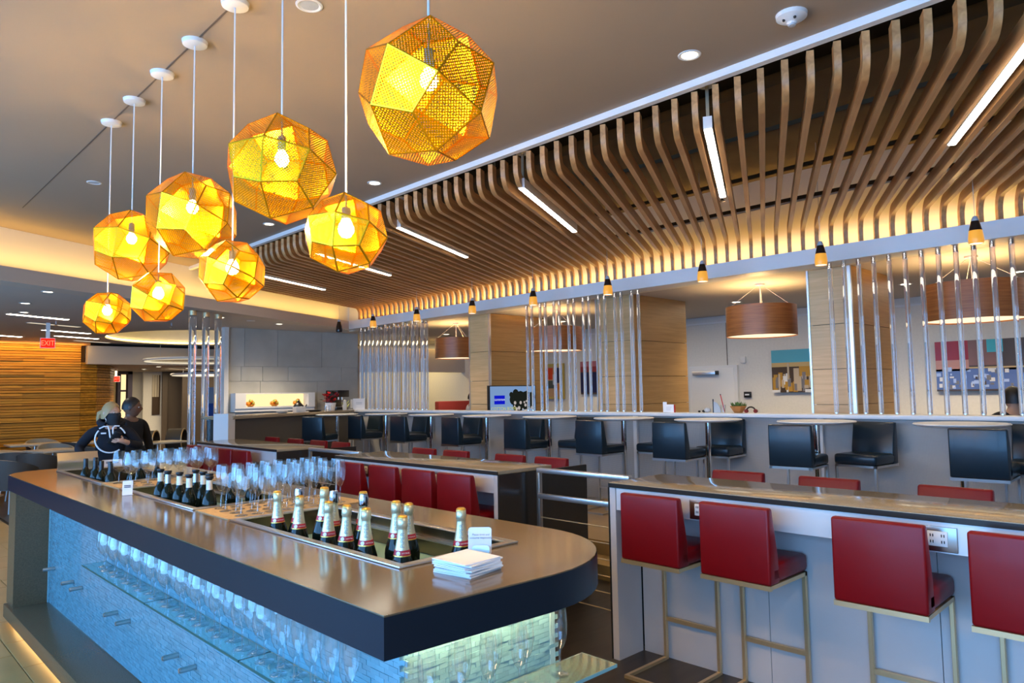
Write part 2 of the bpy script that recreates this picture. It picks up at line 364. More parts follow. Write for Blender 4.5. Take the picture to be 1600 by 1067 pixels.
# main ceiling (3.55), stopping at the slat recess on the right and the cove on the left
e0 = -7.86
yA = (e0 - SD * -3.6) / -CD; yB = (e0 - SD * 3.85) / -CD
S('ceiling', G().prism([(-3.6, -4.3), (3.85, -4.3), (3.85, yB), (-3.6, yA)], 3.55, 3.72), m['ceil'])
S('trim_1', G().bx(3.82, 3.87, -4.3, yB, 3.505, 3.56), m['beam'])
def dstrip(d0, d1, e0_, e1_, z0, z1):
    return G().prism([de(d0, e0_), de(d1, e0_), de(d1, e1_), de(d0, e1_)], z0, z1)
S('wall_cove', dstrip(-1.6, 12.6, -7.86, -7.98, 3.0, 4.2), m['cove'])
S('beam', G().prism([(7.35, -4.3), (7.62, -4.3), (7.62, 12.35), (7.35, 12.22)], 2.91, 3.07), m['beam'])
fas = G(); 
S('beam_cross', dstrip(-1.6, 12.07, -7.57, -7.88, 2.91, 3.07), m['bulk'])
S('wall_recess', G().bx(7.62, 7.72, -4.3, 12.6, 2.91, 4.2), m['cove'])
S('wall_recess_left', G().bx(3.80, 3.87, -4.3, yB, 3.72, 4.3), m['void'])
S('ceiling_recess', G().prism([(3.8, -4.3), (5.3, -4.3), (5.3, 11.5), (3.8, 10.8)], 4.1, 4.2), m['void'])
S('ceiling_recess_board', G().prism([(5.3, -4.3), (7.7, -4.3), (7.7, 12.6), (5.3, 11.5)], 4.0, 4.2), m['plenum'])
# lower ceilings: far left zone and the seating room on the right
oval = [(6.0 + 1.85 * math.cos(t * PI / 24), 15.95 + 2.15 * math.sin(t * PI / 24)) for t in range(48)]
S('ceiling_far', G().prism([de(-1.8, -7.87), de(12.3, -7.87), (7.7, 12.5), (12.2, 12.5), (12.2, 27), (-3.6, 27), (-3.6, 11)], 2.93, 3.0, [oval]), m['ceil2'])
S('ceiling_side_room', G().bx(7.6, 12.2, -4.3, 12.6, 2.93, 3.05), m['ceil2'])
# outer walls
S('wall_back_room', G().bx(11.5, 11.6, -4.3, 27, 0, 2.93), m['linen'])
S('wall_far', G().bx(-3.6, 12.2, 26.5, 26.7, 0, 3.0), m['beige'])
S('wall_left_far', G().bx(-3.7, -3.6, 18.4, 27, 0, 3.0), m['linen'])
wt = G().bx(11.47, 11.5, -4.3, 13, 2.80, 2.83); S('trim_2', wt, m['white'])
sm = G()
for y in (6.45, 4.0, 9.2): sm.bx(11.488, 11.5, y - .004, y + .004, 2.03, 2.80)
S('trim_3', sm, m['joint'])
# the window walls that give the daylight (left of the bar and behind the camera)
for i in range(7):
    y = -4.3 + i * 2.5
    w = obj('window_%d' % (i + 1), G().bx(-3.7, -3.5, y - .05, y + .05, .3, 3.55).bx(-3.68, -3.52, y + .05, y + 2.45, .3, .38).bx(-3.68, -3.52, y + .05, y + 2.45, 3.4, 3.55).mesh('window_frame', m['alu']), kind='structure') if i < 6 else None
S('wall_left_sill', G().bx(-3.7, -3.5, -4.3, 10.7, 0, .3), m['linen'])
S('wall_left_mid', G().bx(-3.7, -3.6, 10.7, 18.4, 0, 3.55), m['linen'])
S('wall_behind', G().bx(-3.7, 12.2, -4.45, -4.3, 0, 4.2), m['linen'])
# raised platform on the right with one step
S('floor_platform', G().bx(5.25, 7.5, -4.3, 12.3, 0, .26), m['floor_tan'])
S('floor_step', G().bx(4.95, 5.25, -4.3, 12.3, 0, .13), m['floor_tan'])
# partition with white ledge between platform and seating room
pt = obj('partition', G().bx(7.30, 7.46, -4.3, 11.9, .26, 1.325).mesh('partition', m['part']), kind='structure')
for y in (5.36, 3.08, 8.1, 10.4):
    obj('bracket_post', G().bx(7.26, 7.30, y - .025, y + .025, .26, 1.325).mesh('bracket_post', m['beam']), pt)
obj('ledge', G().prism([(7.22, -4.3), (7.52, -4.3), (7.52, 12.2), (7.22, 12.02)], 1.325, 1.365).mesh('ledge', m['ledge'], bevel=.004), pt)
# ---- oak-clad columns of the seating room
def column(y0, y1, lab):
    c = thing('column', lab, 'column', (8.4, y0, 0), group='oak clad columns'); c['kind'] = 'structure'
    x0, x1 = 7.8, 9.12
    obj('core', G().bx(x0 + .02, x1 - .02, y0 + .02, y1 - .02, 0, 2.93).mesh('core', m['walldark']), c, world=True)
    zs = [0, .72, 1.45, 1.83, 2.31, 2.93]
    for k in range(5):
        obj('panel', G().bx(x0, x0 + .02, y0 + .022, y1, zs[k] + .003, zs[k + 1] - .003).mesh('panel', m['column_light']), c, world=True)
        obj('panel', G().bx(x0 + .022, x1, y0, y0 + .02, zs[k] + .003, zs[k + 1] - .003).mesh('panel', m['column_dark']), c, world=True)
    obj('corner_trim', G().bx(x0 - .012, x0 + .022, y0 - .012, y0 + .022, 0, 2.93).mesh('corner_trim', m['alu']), c, world=True)
    obj('edge_trim', G().bx(x0 - .01, x0 + .02, y1, y1 + .02, 0, 2.93).mesh('edge_trim', m['alu']), c, world=True)
column(2.92, 3.36, 'oak clad column behind the right glass rod screen, skyline picture on its left')
column(5.76, 6.36, 'oak clad column between the middle glass rod screen and the white door')
column(8.60, 9.09, 'oak clad column with the television leaning at its foot')
# ---- far wall pieces
sw = obj('wall_stone', G().bx(5.42, 8.2, 13.22, 13.5, 0, 2.93).mesh('wall_stone', m['grout']), kind='structure')
rows = [(1.30, 1.93), (1.93, 2.21), (2.21, 2.93)]
for k, (z0, z1) in enumerate(rows):
    xs = [[5.43, 6.05, 7.25, 8.2], [5.43, 5.68, 6.1, 6.62, 7.8, 8.2], [5.43, 5.74, 6.4, 7.35, 8.2]][k]
    for a, b_ in zip(xs, xs[1:]):
        q = .006 * random.random(); f_ = random.uniform(.93, 1.05)
        obj('stone_tile', G().bx(a + .003, b_ - .003, 13.205 - q, 13.225, z0 + .003, z1 - .003).mesh('stone_tile', P('stone_tile', tuple(c * f_ for c in (.50, .49, .44)), .5, noise=(1.7, .14))), sw)
S('trim_4', G().bx(5.34, 5.42, 13.15, 13.5, 0, 2.93), m['linen'])
# olive / yellow wall and lit lintel beyond the left glass rods
S('wall_lintel', G().bx(8.2, 11.5, 13.6, 13.75, 2.15, 2.7), m['bulk'])
S('wall_olive', G().bx(8.2, 11.5, 16.0, 16.1, 0, 2.93), m['yellowwall'])
S('trim_5', G().bx(8.25, 8.45, 13.3, 13.5, 0, 2.62), m['bulk'])
for x in (9.1, 9.75, 10.5): S('trim_6', G().bx(x - .006, x + .006, 15.97, 16.0, 0, 2.2), m['brown_d'])
area('cove_light', (9.8, 13.5, 2.88), (2.6, .1), 9, COVE, (.5, 0, 0))
# wood strip wall at the far left: single strips in several courses
ww = obj('wall_wood', G().bx(-3.6, 4.35, 18.62, 18.8, 0, 2.93).mesh('wall_wood', m['walldark']), kind='structure')
pts = [(-3.1, 18.55), (1.1, 18.55), (2.2, 18.55), (3.1, 18.55), (4.25, 18.55), (4.6, 18.72), (5.0, 19.2), (5.3, 20.0)]
curve_bk = G()
for a, b_ in zip(pts[4:], pts[5:]):
    curve_bk.bar((a[0], a[1] + .1, 1.3), (b_[0], b_[1] + .1, 1.3), .06, 2.6)
obj('curved_backing', curve_bk.mesh('curved_backing', m['walldark']), ww)
zz = .55; k = 0
while zz < 2.86:
    off = random.choice((0, .5, .9)); h = random.choice((.042, .048, .054))
    for i, (a, b_) in enumerate(zip(pts, pts[1:])):
        if i >= 4 and zz > 2.5: continue
        if i < 4:
            a = (a[0] + (off if i > 0 else 0) - .45, a[1]); b_ = (b_[0] + (off if i < 3 else .45) - .45, b_[1])
        pr = random.uniform(0, .03)
        if k < 290:
            obj('slat', G().bar((a[0], a[1] - pr, zz), (b_[0], b_[1] - pr, zz), .07, h).mesh('slat', m['wallslat']), ww); k += 1
    zz += h + .010
S('trim_7', G().bx(-3.6, 4.4, 18.35, 18.62, 2.86, 2.93), m['slat'])
area('cove_light', (.8, 18.25, 2.86), (7, .05), 26, (1, .55, .10), (.6, 0, 0))
S('wall_bulkhead', G().bx(4.36, 9.0, 18.4, 18.6, 2.44, 2.86), m['bulk'])
S('ceiling_corridor', G().bx(4.36, 11.5, 18.6, 26.5, 2.44, 2.5), m['bulk'])
# corridor behind: pale panels, lit niche, dark frame, birch picture, dark doors
def cx_(px, y):                      # a point seen at column px at distance y (used for the distant corridor)
    r = ((px - 800) / 1120, -(600 - 533.5) / 1120, -1)
    dx = .71999375 * r[0] - .03681517 * r[1] - .69300335 * r[2]; dy = -.69377546 * r[0] - .06245901 * r[1] - .71747786 * r[2]
    return -abs(0) + dx / dy * y
def slabw(name, p0, p1, y, z0, z1, mat, t=.06):
    return S(name, G().bx(cx_(p0, y), cx_(p1, y), y, y + t, z0, z1), mat)
slabw('wall_corridor', 165, 200, 24, 0, 2.44, m['beige']); slabw('wall_corridor_panel', 206, 225, 23.5, 0, 2.44, m['linen'])
slabw('wall_corridor_end', 224, 256, 23.2, 0, 2.44, m['linen']); slabw('door_1', 254, 262, 23, 0, 2.44, m['brown_d'])
slabw('door_2', 262, 286, 23.1, 0, 2.44, m['brown_d']); slabw('wall_corridor_dark', 285, 380, 22.6, 0, 2.44, m['brown_d'])
slabw('trim_8', 200, 207, 23.0, 0, 2.44, m['purple'], .2); slabw('trim_9', 184, 189, 23.3, 0, 2.44, m['purple'], .2); slabw('trim_10', 184, 207, 23.0, 2.36, 2.46, m['purple'], .2)
slabw('wall_niche', 189, 200, 23.6, .9, 2.36, m['niche']); slabw('trim_11', 190, 200, 23.3, 1.85, 1.9, m['purple'], .3)
# oval cove and ring lights above the far bar
rw = G(); n_ = len(oval)
for i in range(n_):
    a, b_ = oval[i], oval[(i + 1) % n_]
    rw.add([(a[0], a[1], 2.94), (b_[0], b_[1], 2.94), (b_[0], b_[1], 3.28), (a[0], a[1], 3.28)], [(3, 2, 1, 0)])
S('ceiling_oval_wall', rw, m['cove'])
S('ceiling_oval', G().prism([(6.0 + (p[0] - 6.0) * 1.05, 15.95 + (p[1] - 15.95) * 1.05) for p in oval], 3.28, 3.32), m['cove'])
obj('trim_13', G().path([(6.0 + (p[0] - 6.0) * .985, 15.95 + (p[1] - 15.95) * .985, 2.965) for p in oval], .014, 6, closed=True).mesh('oval_strip', emis('oval_strip', (1, .72, .28), 9)), kind='structure')
# ================================================================== THE DRINKS BAR
bar = thing('drinks_bar', 'long drinks bar with dark stone top and blue glass tile front', 'bar', (1.65, 4.2, 0))
def B(name, g, mat, label=None, **k):
    return obj(name, g.mesh(name, mat, **k), bar, world=True, label=label)
outer = [(1.07, 1.60), (1.66, 1.565)]
for k in range(1, 13):
    t = -PI / 2 + k * PI / 24
    outer.append((1.70 + .52 * math.cos(t), 2.085 + .52 * math.sin(t)))
outer += [(2.22, 6.45)]
for k in range(1, 10):
    t = k * PI / 20; outer.append((1.90 + .32 * math.cos(t), 6.62 + .36 * math.sin(t)))
outer += [(1.60, 6.98), (1.35, 6.97), (1.22, 6.93), (1.13, 6.84), (1.07, 6.70)]
wells = [(1.405, 1.90, 2.00, 3.30), (1.405, 1.90, 3.80, 4.98), (1.405, 1.90, 5.45, 6.66)]
hol = [[(a, c), (b, c), (b, d), (a, d)] for a, b, c, d in wells]
B('countertop', G().prism(outer, .958, 1.07, hol), m['quartz'])
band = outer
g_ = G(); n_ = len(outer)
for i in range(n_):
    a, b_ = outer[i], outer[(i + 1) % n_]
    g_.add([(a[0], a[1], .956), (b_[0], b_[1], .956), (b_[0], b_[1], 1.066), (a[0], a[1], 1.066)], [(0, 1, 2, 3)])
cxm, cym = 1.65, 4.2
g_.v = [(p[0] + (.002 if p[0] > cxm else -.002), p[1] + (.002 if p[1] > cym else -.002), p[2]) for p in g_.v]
B('edge_shade_band', g_, m['slab_edge_shade'], smooth=True, angle=.4, fix=True)  # same stone as the top, shade of the sides put into a darker colour
B('plinth', G().bx(1.05, 2.0, 1.55, 6.62, .03, .125), m['quartz_base'], bevel=.004)
B('plinth_toe', G().bx(1.16, 1.95, 1.66, 6.55, 0, .03), m['brown_d'])
B('toe_light', G().bx(1.10, 1.115, 1.7, 6.5, .012, .028), m['toe'])
B('end_panel', G().prism([(1.075, 6.42), (2.2, 6.42), (2.2, 6.62), (1.9, 6.94), (1.35, 6.94), (1.12, 6.82), (1.075, 6.66)], .125, .958), m['quartz_base'])
B('body', G().bx(1.30, 1.955, 1.84, 6.42, .125, .958), m['tileback'])
B('under_counter_light', G().bx(1.262, 1.274, 1.84, 6.4, .948, .957), m['under_f'])
B('under_counter_light', G().bx(1.3, 1.95, 1.765, 1.81, .950, .957), m['under'])
# glass tiles: the ones that show largest are single parts, the rest one field
tx = []
TW, TH = .050, .0165
for r in range(50):
    z = .133 + r * TH
    for c in range(92):
        y = 1.835 + c * TW + (TW / 2 if r % 2 else 0)
        if y > 6.40: continue
        tx.append(('f', 1.2975, y + TW / 2 - .025, z + TH / 2))
    for c in range(14):
        x = 1.305 + c * TW - (TW / 2 if r % 2 else 0)
        if x > 1.94 or x < 1.28: continue
        tx.append(('e', x + TW / 2, 1.8375, z + TH / 2))
def tkey(t):
    return (Vector(t[1:]) - Vector((0, 0, 1.64))).length + (3 if t[3] < .62 and t[0] == 'e' else 0) + (1.5 if t[0] == 'f' and t[2] < 2.3 else 0) 
tx.sort(key=tkey)
tf = G().box((0, 0, 0), (.007, TW - .0010, TH - .0007)).mesh('glass_tile', m['tile'])
te = G().box((0, 0, 0), (TW - .0010, .007, TH - .0007)).mesh('glass_tile', m['tile'])
field = G()
for k, (s_, x, y, z) in enumerate(tx):
    o_ = random.uniform(0, .0022); rx = random.uniform(-.014, .014)
    if k < 295:
        obj('glass_tile', tf if s_ == 'f' else te, bar, (x - (o_ if s_ == 'f' else 0), y - (o_ if s_ == 'e' else 0), z), (0 if s_ == 'f' else rx, rx if s_ == 'f' else 0, 0), world=True)
    else:
        c = (x - o_, y, z) if s_ == 'f' else (x, y - o_, z)
        sz = (.007, TW - .0010, TH - .0007) if s_ == 'f' else (TW - .0010, .007, TH - .0007)
        Mx = Matrix.Translation(c) @ Matrix.Rotation(rx, 4, 'Y' if s_ == 'f' else 'X')
        field.box((0, 0, 0), sz, Mx)
obj('tile_field', field.mesh('tile_field', m['tile']), bar, world=True, kind='stuff')
B('tile_trim', G().bx(1.290, 1.302, 6.40, 6.43, .125, .958).bx(1.935, 1.962, 1.832, 1.845, .125, .958), m['tileback'])
# glass shelves on pegs, and the spare pegs of a lower row
for a, b_ in ((1.95, 2.70), (2.708, 3.78), (3.788, 4.93)):
    s_ = B('glass_shelf', G().bx(1.165, 1.292, a, b_, .648, .658), m['shelf'])
    obj('shelf_edge', G().bx(1.1635, 1.165, a, b_, .648, .658).mesh('shelf_edge', m['shelf_edge']), s_, world=True)
s_ = B('glass_shelf', G().bx(1.165, 2.10, 1.66, 1.826, .648, .660), m['shelf'])
obj('shelf_edge', G().bx(1.165, 2.10, 1.6585, 1.66, .648, .660).bx(2.10, 2.1015, 1.66, 1.826, .648, .66).mesh('shelf_edge', m['tile']), s_, world=True)
peg = G().tube((-.07, 0, 0), (0, 0, 0), .013, 12).tube((-.074, 0, 0), (-.07, 0, 0), .010, 12).mesh('shelf_peg', m['steel'], smooth=True)
for y in (2.45, 3.69, 3.47, 4.67, 4.44, 5.67, 5.45, 6.22): obj('shelf_peg', peg, bar, (1.292, y, .405), world=True)
for y in (2.1, 2.6, 3.2, 3.7, 4.3, 4.8): obj('shelf_peg', peg, bar, (1.292, y, .634), world=True, scale=(.8, .8, .8))
# drop-in ice wells
for i, (a, b_, c, d) in enumerate(wells):
    lab = ['steel ice well nearest the paper napkins, full of gold foil champagne bottles',
           'steel ice well in the middle of the bar top, full of dark wine bottles',
           'steel ice well at the far end of the bar top, beside the steel flap'][i]
    w = thing('ice_well', lab, 'ice well', ((a + b_) / 2, (c + d) / 2, 1.07), group='ice wells in the bar top')
    cx0, cy0 = (a + b_) / 2, (c + d) / 2; hx, hy = (b_ - a) / 2, (d - c) / 2
    R = .024
    ring = G().prism([(-hx - R, -hy - R), (hx + R, -hy - R), (hx + R, hy + R), (-hx - R, hy + R)], 0, .009, [[(-hx + .012, -hy + .012), (hx - .012, -hy + .012), (hx - .012, hy - .012), (-hx + .012, hy - .012)]])
    obj('rim', ring.mesh('rim', m['steel'], bevel=.003), w)
    hx -= .008; hy -= .008
    t_ = .004
    bs = G().bx(-hx, -hx + t_, -hy, hy, -.20, .002).bx(hx - t_, hx, -hy, hy, -.20, .002).bx(-hx, hx, -hy, -hy + t_, -.20, .002).bx(-hx, hx, hy - t_, hy, -.20, .002).bx(-hx, hx, -hy, hy, -.204, -.196)
    obj('basin', bs.mesh('basin', m['well']), w)
    obj('inner_ledge', G().bx(hx - .035, hx - t_, -hy, hy, -.045, -.041).bx(-hx + t_, -hx + .02, -hy, hy, -.045, -.041).mesh('inner_ledge', m['steel']), w)
# bamboo mats under the glasses between the wells
for y0, y1, lab in ((3.345, 3.755, 'tan mat under the crowd of flutes between two ice wells'), (5.025, 5.405, 'tan mat under the balloon wine glasses on the bar')):
    q = thing('glass_mat', lab, 'mat', (1.72, (y0 + y1) / 2, 1.07))
    g = G(); n = 13
    for k in range(n):
        w_ = (y1 - y0) / n; g.bx(-.335, .40, -((y1 - y0) / 2) + k * w_ + .001, -((y1 - y0) / 2) + (k + 1) * w_ - .001, .0005, .0045)
    obj('slat_mat', g.mesh('slat_mat', m['kraft']), q)
# steel flap at the far end of the bar
fl = G(); prof = []
pp = [(0, .0), (.004, .03), (-.005, .055), (.0, .09), (.02, .13), (.024, .142)]
prof = pp + [(p[0] + .004, p[1]) for p in reversed(pp)]
q = obj('steel_flap', G().strip([(x, z) for x, z in prof], -.145, .145).mesh('steel_flap', m['steel'], smooth=True), None, (1.535, 6.69, 1.0705), (0, 0, PI / 2))
tag(q, 'curved brushed steel flap standing at the far end of the bar', 'steel flap')
# ------------------------------------------------------------------ glassware
def lathe_mesh(name, prof, mat, n=18): return G().lathe(prof, n).mesh(name, mat, smooth=True, angle=1.2)
def make_glass(name, label, group, H, bowl, foot_r, stem_top):
    t = thing(name, label, 'glass', (0, 0, -5), group=group)
    obj('foot', lathe_mesh('foot', [(.001, .0035), (foot_r * .5, .003), (foot_r, .0005), (foot_r, .002), (foot_r * .4, .006), (.006, .012)], m['glass_stem']), t)
    obj('stem', lathe_mesh('stem', [(.006, .012), (.0042, .03), (.0036, stem_top * .6), (.0045, stem_top * .92), (.008, stem_top)], m['glass_stem'], 10), t)
    obj('bowl', lathe_mesh('bowl', [(.008, stem_top)] + bowl, m['glass']), t)
    return t
flute = make_glass('champagne_flute', 'clear champagne flute in the crowd of flutes on the tan mat', 'flutes on the tan mat', .225,
                   [(.016, .098), (.024, .118), (.0275, .145), (.0285, .17), (.027, .20), (.0245, .224)], .031, .088)
wineg = make_glass('wine_glass', 'clear balloon wine glass on the tan mat at the far end of the bar', 'balloon wine glasses on the bar', .215,
                   [(.022, .088), (.037, .105), (.044, .128), (.0445, .15), (.040, .185), (.035, .214)], .036, .078)
first = [True, True]
def put_glass(which, x, y, z, label=None, group=None):
    src = (flute, wineg)[which]
    if first[which]:
        first[which] = False; src.location = (x, y, z)
        if label: src['label'] = label; src['group'] = group
        return src
    return dup(src, (x, y, z), random.uniform(0, 6), label, group)
for r in range(4):
    for c in range(8):
        x = 1.47 + c * .077 + (.02 if r % 2 else 0) + random.uniform(-.006, .006); y = 3.40 + r * .098 + random.uniform(-.008, .008)
        if x > 2.08: continue
        put_glass(0, x, y, 1.0745, f'champagne flute on the tan mat, {ORD[r]} row from the near well, {ORD[c]} from front', 'flutes on the tan mat')
for r in range(3):
    for c in range(6):
        x = 1.47 + c * .104 + (.03 if r % 2 else 0); y = 5.09 + r * .125 + random.uniform(-.01, .01)
        if x > 2.06: continue
        put_glass(1, x, y, 1.0745, f'balloon wine glass on the bar top, {ORD[r]} row from camera, {ORD[c]} from front', 'balloon wine glasses on the bar')
for k in range(22):
    y = 2.62 + k * .102 + random.uniform(-.012, .012)
    put_glass(1, 1.232 + (.012 if k % 2 else -.006), y, .658, f'clear wine glass on the front glass shelf, {ORD[k]} of them from the bar corner', 'wine glasses on the front shelf')
for k in range(10):
    put_glass(0, 1.205 + (.048 if k % 2 else 0), 2.0 + k * .058, .658, f'clear flute on the front glass shelf, {ORD[k]} from the bar corner', 'flutes on the front shelf')
for k, x in enumerate((1.25, 1.33, 1.41, 1.47, 1.535, 1.60, 1.67, 1.745)):
    put_glass(0, x, 1.735 + (.03 if k % 2 else -.015), .660, f'clear flute on the short glass shelf at the near end, {ORD[k]} from the left', 'flutes on the end shelf')
put_glass(0, 1.885, 1.74, .660, 'lone clear flute at the outer end of the near short glass shelf', 'flutes on the end shelf')
# ------------------------------------------------------------------ bottles
def text_mesh(name, s, size, mat, ext=.0):
    cu = bpy.data.curves.new(name, 'FONT'); cu.body = s; cu.size = size; cu.align_x = 'CENTER'; cu.align_y = 'CENTER'; cu.extrude = ext
    o = bpy.data.objects.new('tmp', cu); COL.objects.link(o)
    bpy.context.view_layer.update()
    me = bpy.data.meshes.new_from_object(o.evaluated_get(bpy.context.evaluated_depsgraph_get()))
    me.name = name; me.materials.clear(); me.materials.append(mat)
    bpy.data.objects.remove(o); bpy.data.curves.remove(cu)
    return me
T_neck = text_mesh('lettering', 'PIPER', .022, P('print_grey', (.30, .36, .36), .6))
T_band = text_mesh('lettering', 'HEIDSIECK', .0062, m['white_l'])
def champagne(label, loc, sealed=False, tilt=(0, 0)):
    t = thing('champagne_bottle', label, 'bottle', loc, 0, 'champagne bottles in the ice well')
    t.rotation_euler = (tilt[0], tilt[1], 0)
    obj('body', lathe_mesh('body', [(.001, .0), (.040, .0), (.043, .006), (.043, .13), (.041, .150), (.035, .172), (.027, .196), (.0225, .215)], m['bottle'], 20), t)
    obj('neck_foil', lathe_mesh('neck_foil', [(.0262, .206), (.0225, .226), (.0188, .250), (.0166, .275), (.0168, .283), (.0192, .286), (.0188, .30), (.0178, .318), (.0165, .3185)], m['foil'], 20), t)
    bnd = obj('neck_band', lathe_mesh('neck_band', [(.0300, .193), (.0302, .192), (.0262, .209), (.0258, .209)], m['redband'], 20), t)
    obj('band_edge', lathe_mesh('band_edge', [(.0308, .189), (.0310, .1885), (.0300, .1925), (.0298, .193)], m['goldcap'], 20), bnd)
    a = math.atan2(-loc[1], -loc[0]) + .05
    if sealed:
        obj('sealer', lathe_mesh('sealer', [(.0195, .288), (.0205, .29), (.0205, .318), (.0195, .322), (.017, .334), (.001, .336)], m['sealer'], 16), t)
        obj('sealer_clip', G().bx(-.003, .003, -.0235, -.0195, .285, .325).bx(-.003, .003, .0195, .0235, .285, .325).mesh('sealer_clip', m['blackp']), t)
    else:
        obj('gold_cap', lathe_mesh('gold_cap', [(.0180, .3165), (.0172, .322), (.012, .3255), (.001, .3262)], m['goldcap'], 18), t)
    R_ = Matrix.Rotation(a, 4, 'Z')
    Mt = R_ @ Matrix.Translation((.0235, 0, .244)) @ Matrix.Rotation(PI / 2, 4, 'Z') @ Matrix.Rotation(PI / 2 - .20, 4, 'X') @ Matrix.Rotation(PI / 2, 4, 'Z')
    x_ = obj('lettering', T_neck, t); x_.matrix_local = Mt
    Mb = R_ @ Matrix.Rotation(.35, 4, 'Z') @ Matrix.Translation((.0300, 0, .2005)) @ Matrix.Rotation(PI / 2, 4, 'Z') @ Matrix.Rotation(PI / 2 - .22, 4, 'X')
    x_ = obj('lettering', T_band, bnd); x_.matrix_local = Mb
    obj('emblem', G().tube((.0292, 0, .1995), (.0312, 0, .1999), .0075, 12).mesh('emblem', m['white_l']), bnd).matrix_local = R_ @ Matrix.Rotation(-.5, 4, 'Z')
    return t
ZB = 1.22 - .326
champ = [  # x, y, top z, sealed, label
    (1.49, 3.05, 1.22, 0, 'gold capped champagne bottle at the far corner of the near ice well'),
    (1.545, 2.995, 1.22, 1, 'champagne bottle with a chrome sealer beside the far corner of the near ice well'),
    (1.475, 2.845, 1.22, 0, 'champagne bottle just in front of the raised one, at the front rim'),
    (1.525, 2.735, 1.26, 0, 'raised champagne bottle standing highest, dark glass showing below its red band'),
    (1.615, 2.80, 1.22, 1, 'champagne bottle with a chrome sealer right behind the raised bottle'),
    (1.475, 2.60, 1.22, 0, 'champagne bottle at the front rim right beside the raised bottle'),
    (1.47, 2.465, 1.22, 0, 'champagne bottle second from the near end of the front rim row'),
    (1.72, 2.735, 1.22, 0, 'champagne bottle at the back of the well, half hidden by a chrome sealer'),
    (1.645, 2.61, 1.22, 1, 'champagne bottle with a tall chrome sealer in the middle of the well'),
    (1.49, 2.345, 1.22, 0, 'champagne bottle closing the front rim row before the empty part of the well'),
    (1.58, 2.28, 1.24, 0, 'left rear one of the three champagne bottles clustered near the napkins'),
    (1.665, 2.32, 1.22, 0, 'right rear one of the three champagne bottles clustered near the napkins'),
    (1.475, 2.10, 1.22, 0, 'front one of the three champagne bottles clustered near the napkins'),
    (1.72, 2.07, 1.22, 0, 'lone champagne bottle standing right behind the white sign card')]
for k, (x, y, zt, se, lab) in enumerate(champ):
    champagne(lab, (x, y, zt - .326), bool(se), (random.uniform(-.03, .03), random.uniform(-.03, .03)))
def winebottle(label, loc, kind, group):
    t = thing('wine_bottle', label, 'bottle', loc, 0, group)
    obj('body', lathe_mesh('body', [(.001, 0), (.036, 0), (.0375, .005), (.0375, .175), (.034, .198), (.022, .224), (.0155, .245), (.0145, .30)], m['bottle'], 18), t)
    if kind == 0:
        obj('capsule', lathe_mesh('capsule', [(.0158, .245), (.0155, .255), (.0155, .30), (.014, .305), (.001, .306)], m['blackp'], 14), t)
    else:
        obj('capsule', lathe_mesh('capsule', [(.0160, .245), (.0157, .255), (.0157, .295), (.001, .297)], m['cream_l'] if kind == 1 else m['steel'], 14), t)
        obj('stopper', lathe_mesh('stopper', [(.010, .292), (.012, .296), (.019, .303), (.021, .310), (.020, .316), (.001, .318)], m['stopper'], 14), t)
    return t
wb = [(1.46, 4.50, 1), (1.455, 4.36, 2), (1.47, 4.22, 1), (1.465, 4.06, 1), (1.58, 4.28, 2), (1.57, 4.14, 1), (1.55, 4.0, 1), (1.50, 3.87, 1), (1.68, 4.02, 0), (1.76, 3.93, 0), (1.83, 4.05, 0)]
for k, (x, y, kd) in enumerate(wb):
    winebottle(f'dark wine bottle with a {["black", "cream", "silver"][kd]} neck, {ORD[k]} from the middle well far end' if k < 8 else f'plain dark wine bottle seen through the flutes, {ORD[k - 8]} of three behind them', (x, y, 1.225 - .316), kd, 'wine bottles in the middle ice well')
wb = [(1.455, 6.12), (1.53, 6.16), (1.465, 5.90), (1.475, 5.78), (1.50, 5.66), (1.46, 5.50), (1.60, 5.52), (1.68, 5.60), (1.78, 5.56)]
for k, (x, y) in enumerate(wb):
    winebottle(f'black necked wine bottle in the far ice well, {ORD[k]} counting from the steel flap', (x, y, 1.20 - .306), 0, 'wine bottles in the far ice well')
# ------------------------------------------------------------------ napkins, sign card, small cards
nap = thing('napkin_stack', 'stack of white paper napkins near the rounded end of the bar', 'napkins', (1.525, 1.80, 1.07), .10)
for k in range(9):
    g = G(); a = .078
    dx, dy = random.uniform(-.006, .006), random.uniform(-.006, .006)
    sag = .0016 if k else 0
    g.add([(-a, -a, 0), (a, -a, .0), (a, a, 0), (-a, a, 0), (-a, -a, .0040), (a, -a, .0046), (a, a, .0050 + .002 * (k > 6)), (-a, a, .0043), (0, 0, .0042 - sag), (0, 0, 0)],
          [(4, 5, 8), (5, 6, 8), (6, 7, 8), (7, 4, 8), (1, 0, 9), (2, 1, 9), (3, 2, 9), (0, 3, 9), (0, 1, 5, 4), (1, 2, 6, 5), (2, 3, 7, 6), (3, 0, 4, 7)])
    obj('napkin', g.mesh('napkin', m['paper']), nap, (dx, dy, k * .0048), (0, 0, random.uniform(-.10, .10)))
def rounded(w, h, r, n=4):
    o_ = []
    for cx0, cy0, t0 in ((w / 2 - r, h / 2 - r, 0), (-w / 2 + r, h / 2 - r, PI / 2), (-w / 2 + r, -h / 2 + r, PI), (w / 2 - r, -h / 2 + r, 1.5 * PI)):
        for k in range(n + 1): o_.append((cx0 + r * math.cos(t0 + k * PI / 2 / n), cy0 + r * math.sin(t0 + k * PI / 2 / n)))
    return o_
card = thing('sign_card', 'white sign card with two printed lines standing beside the napkins', 'sign', (1.685, 1.925, 1.0705), -.80)
obj('card_sheet', G().prism(rounded(.082, .094, .010), -.0015, .0015).mesh('card_sheet', m['paper']), card, (0, .012, .049), (PI / 2 - .18, 0, 0))
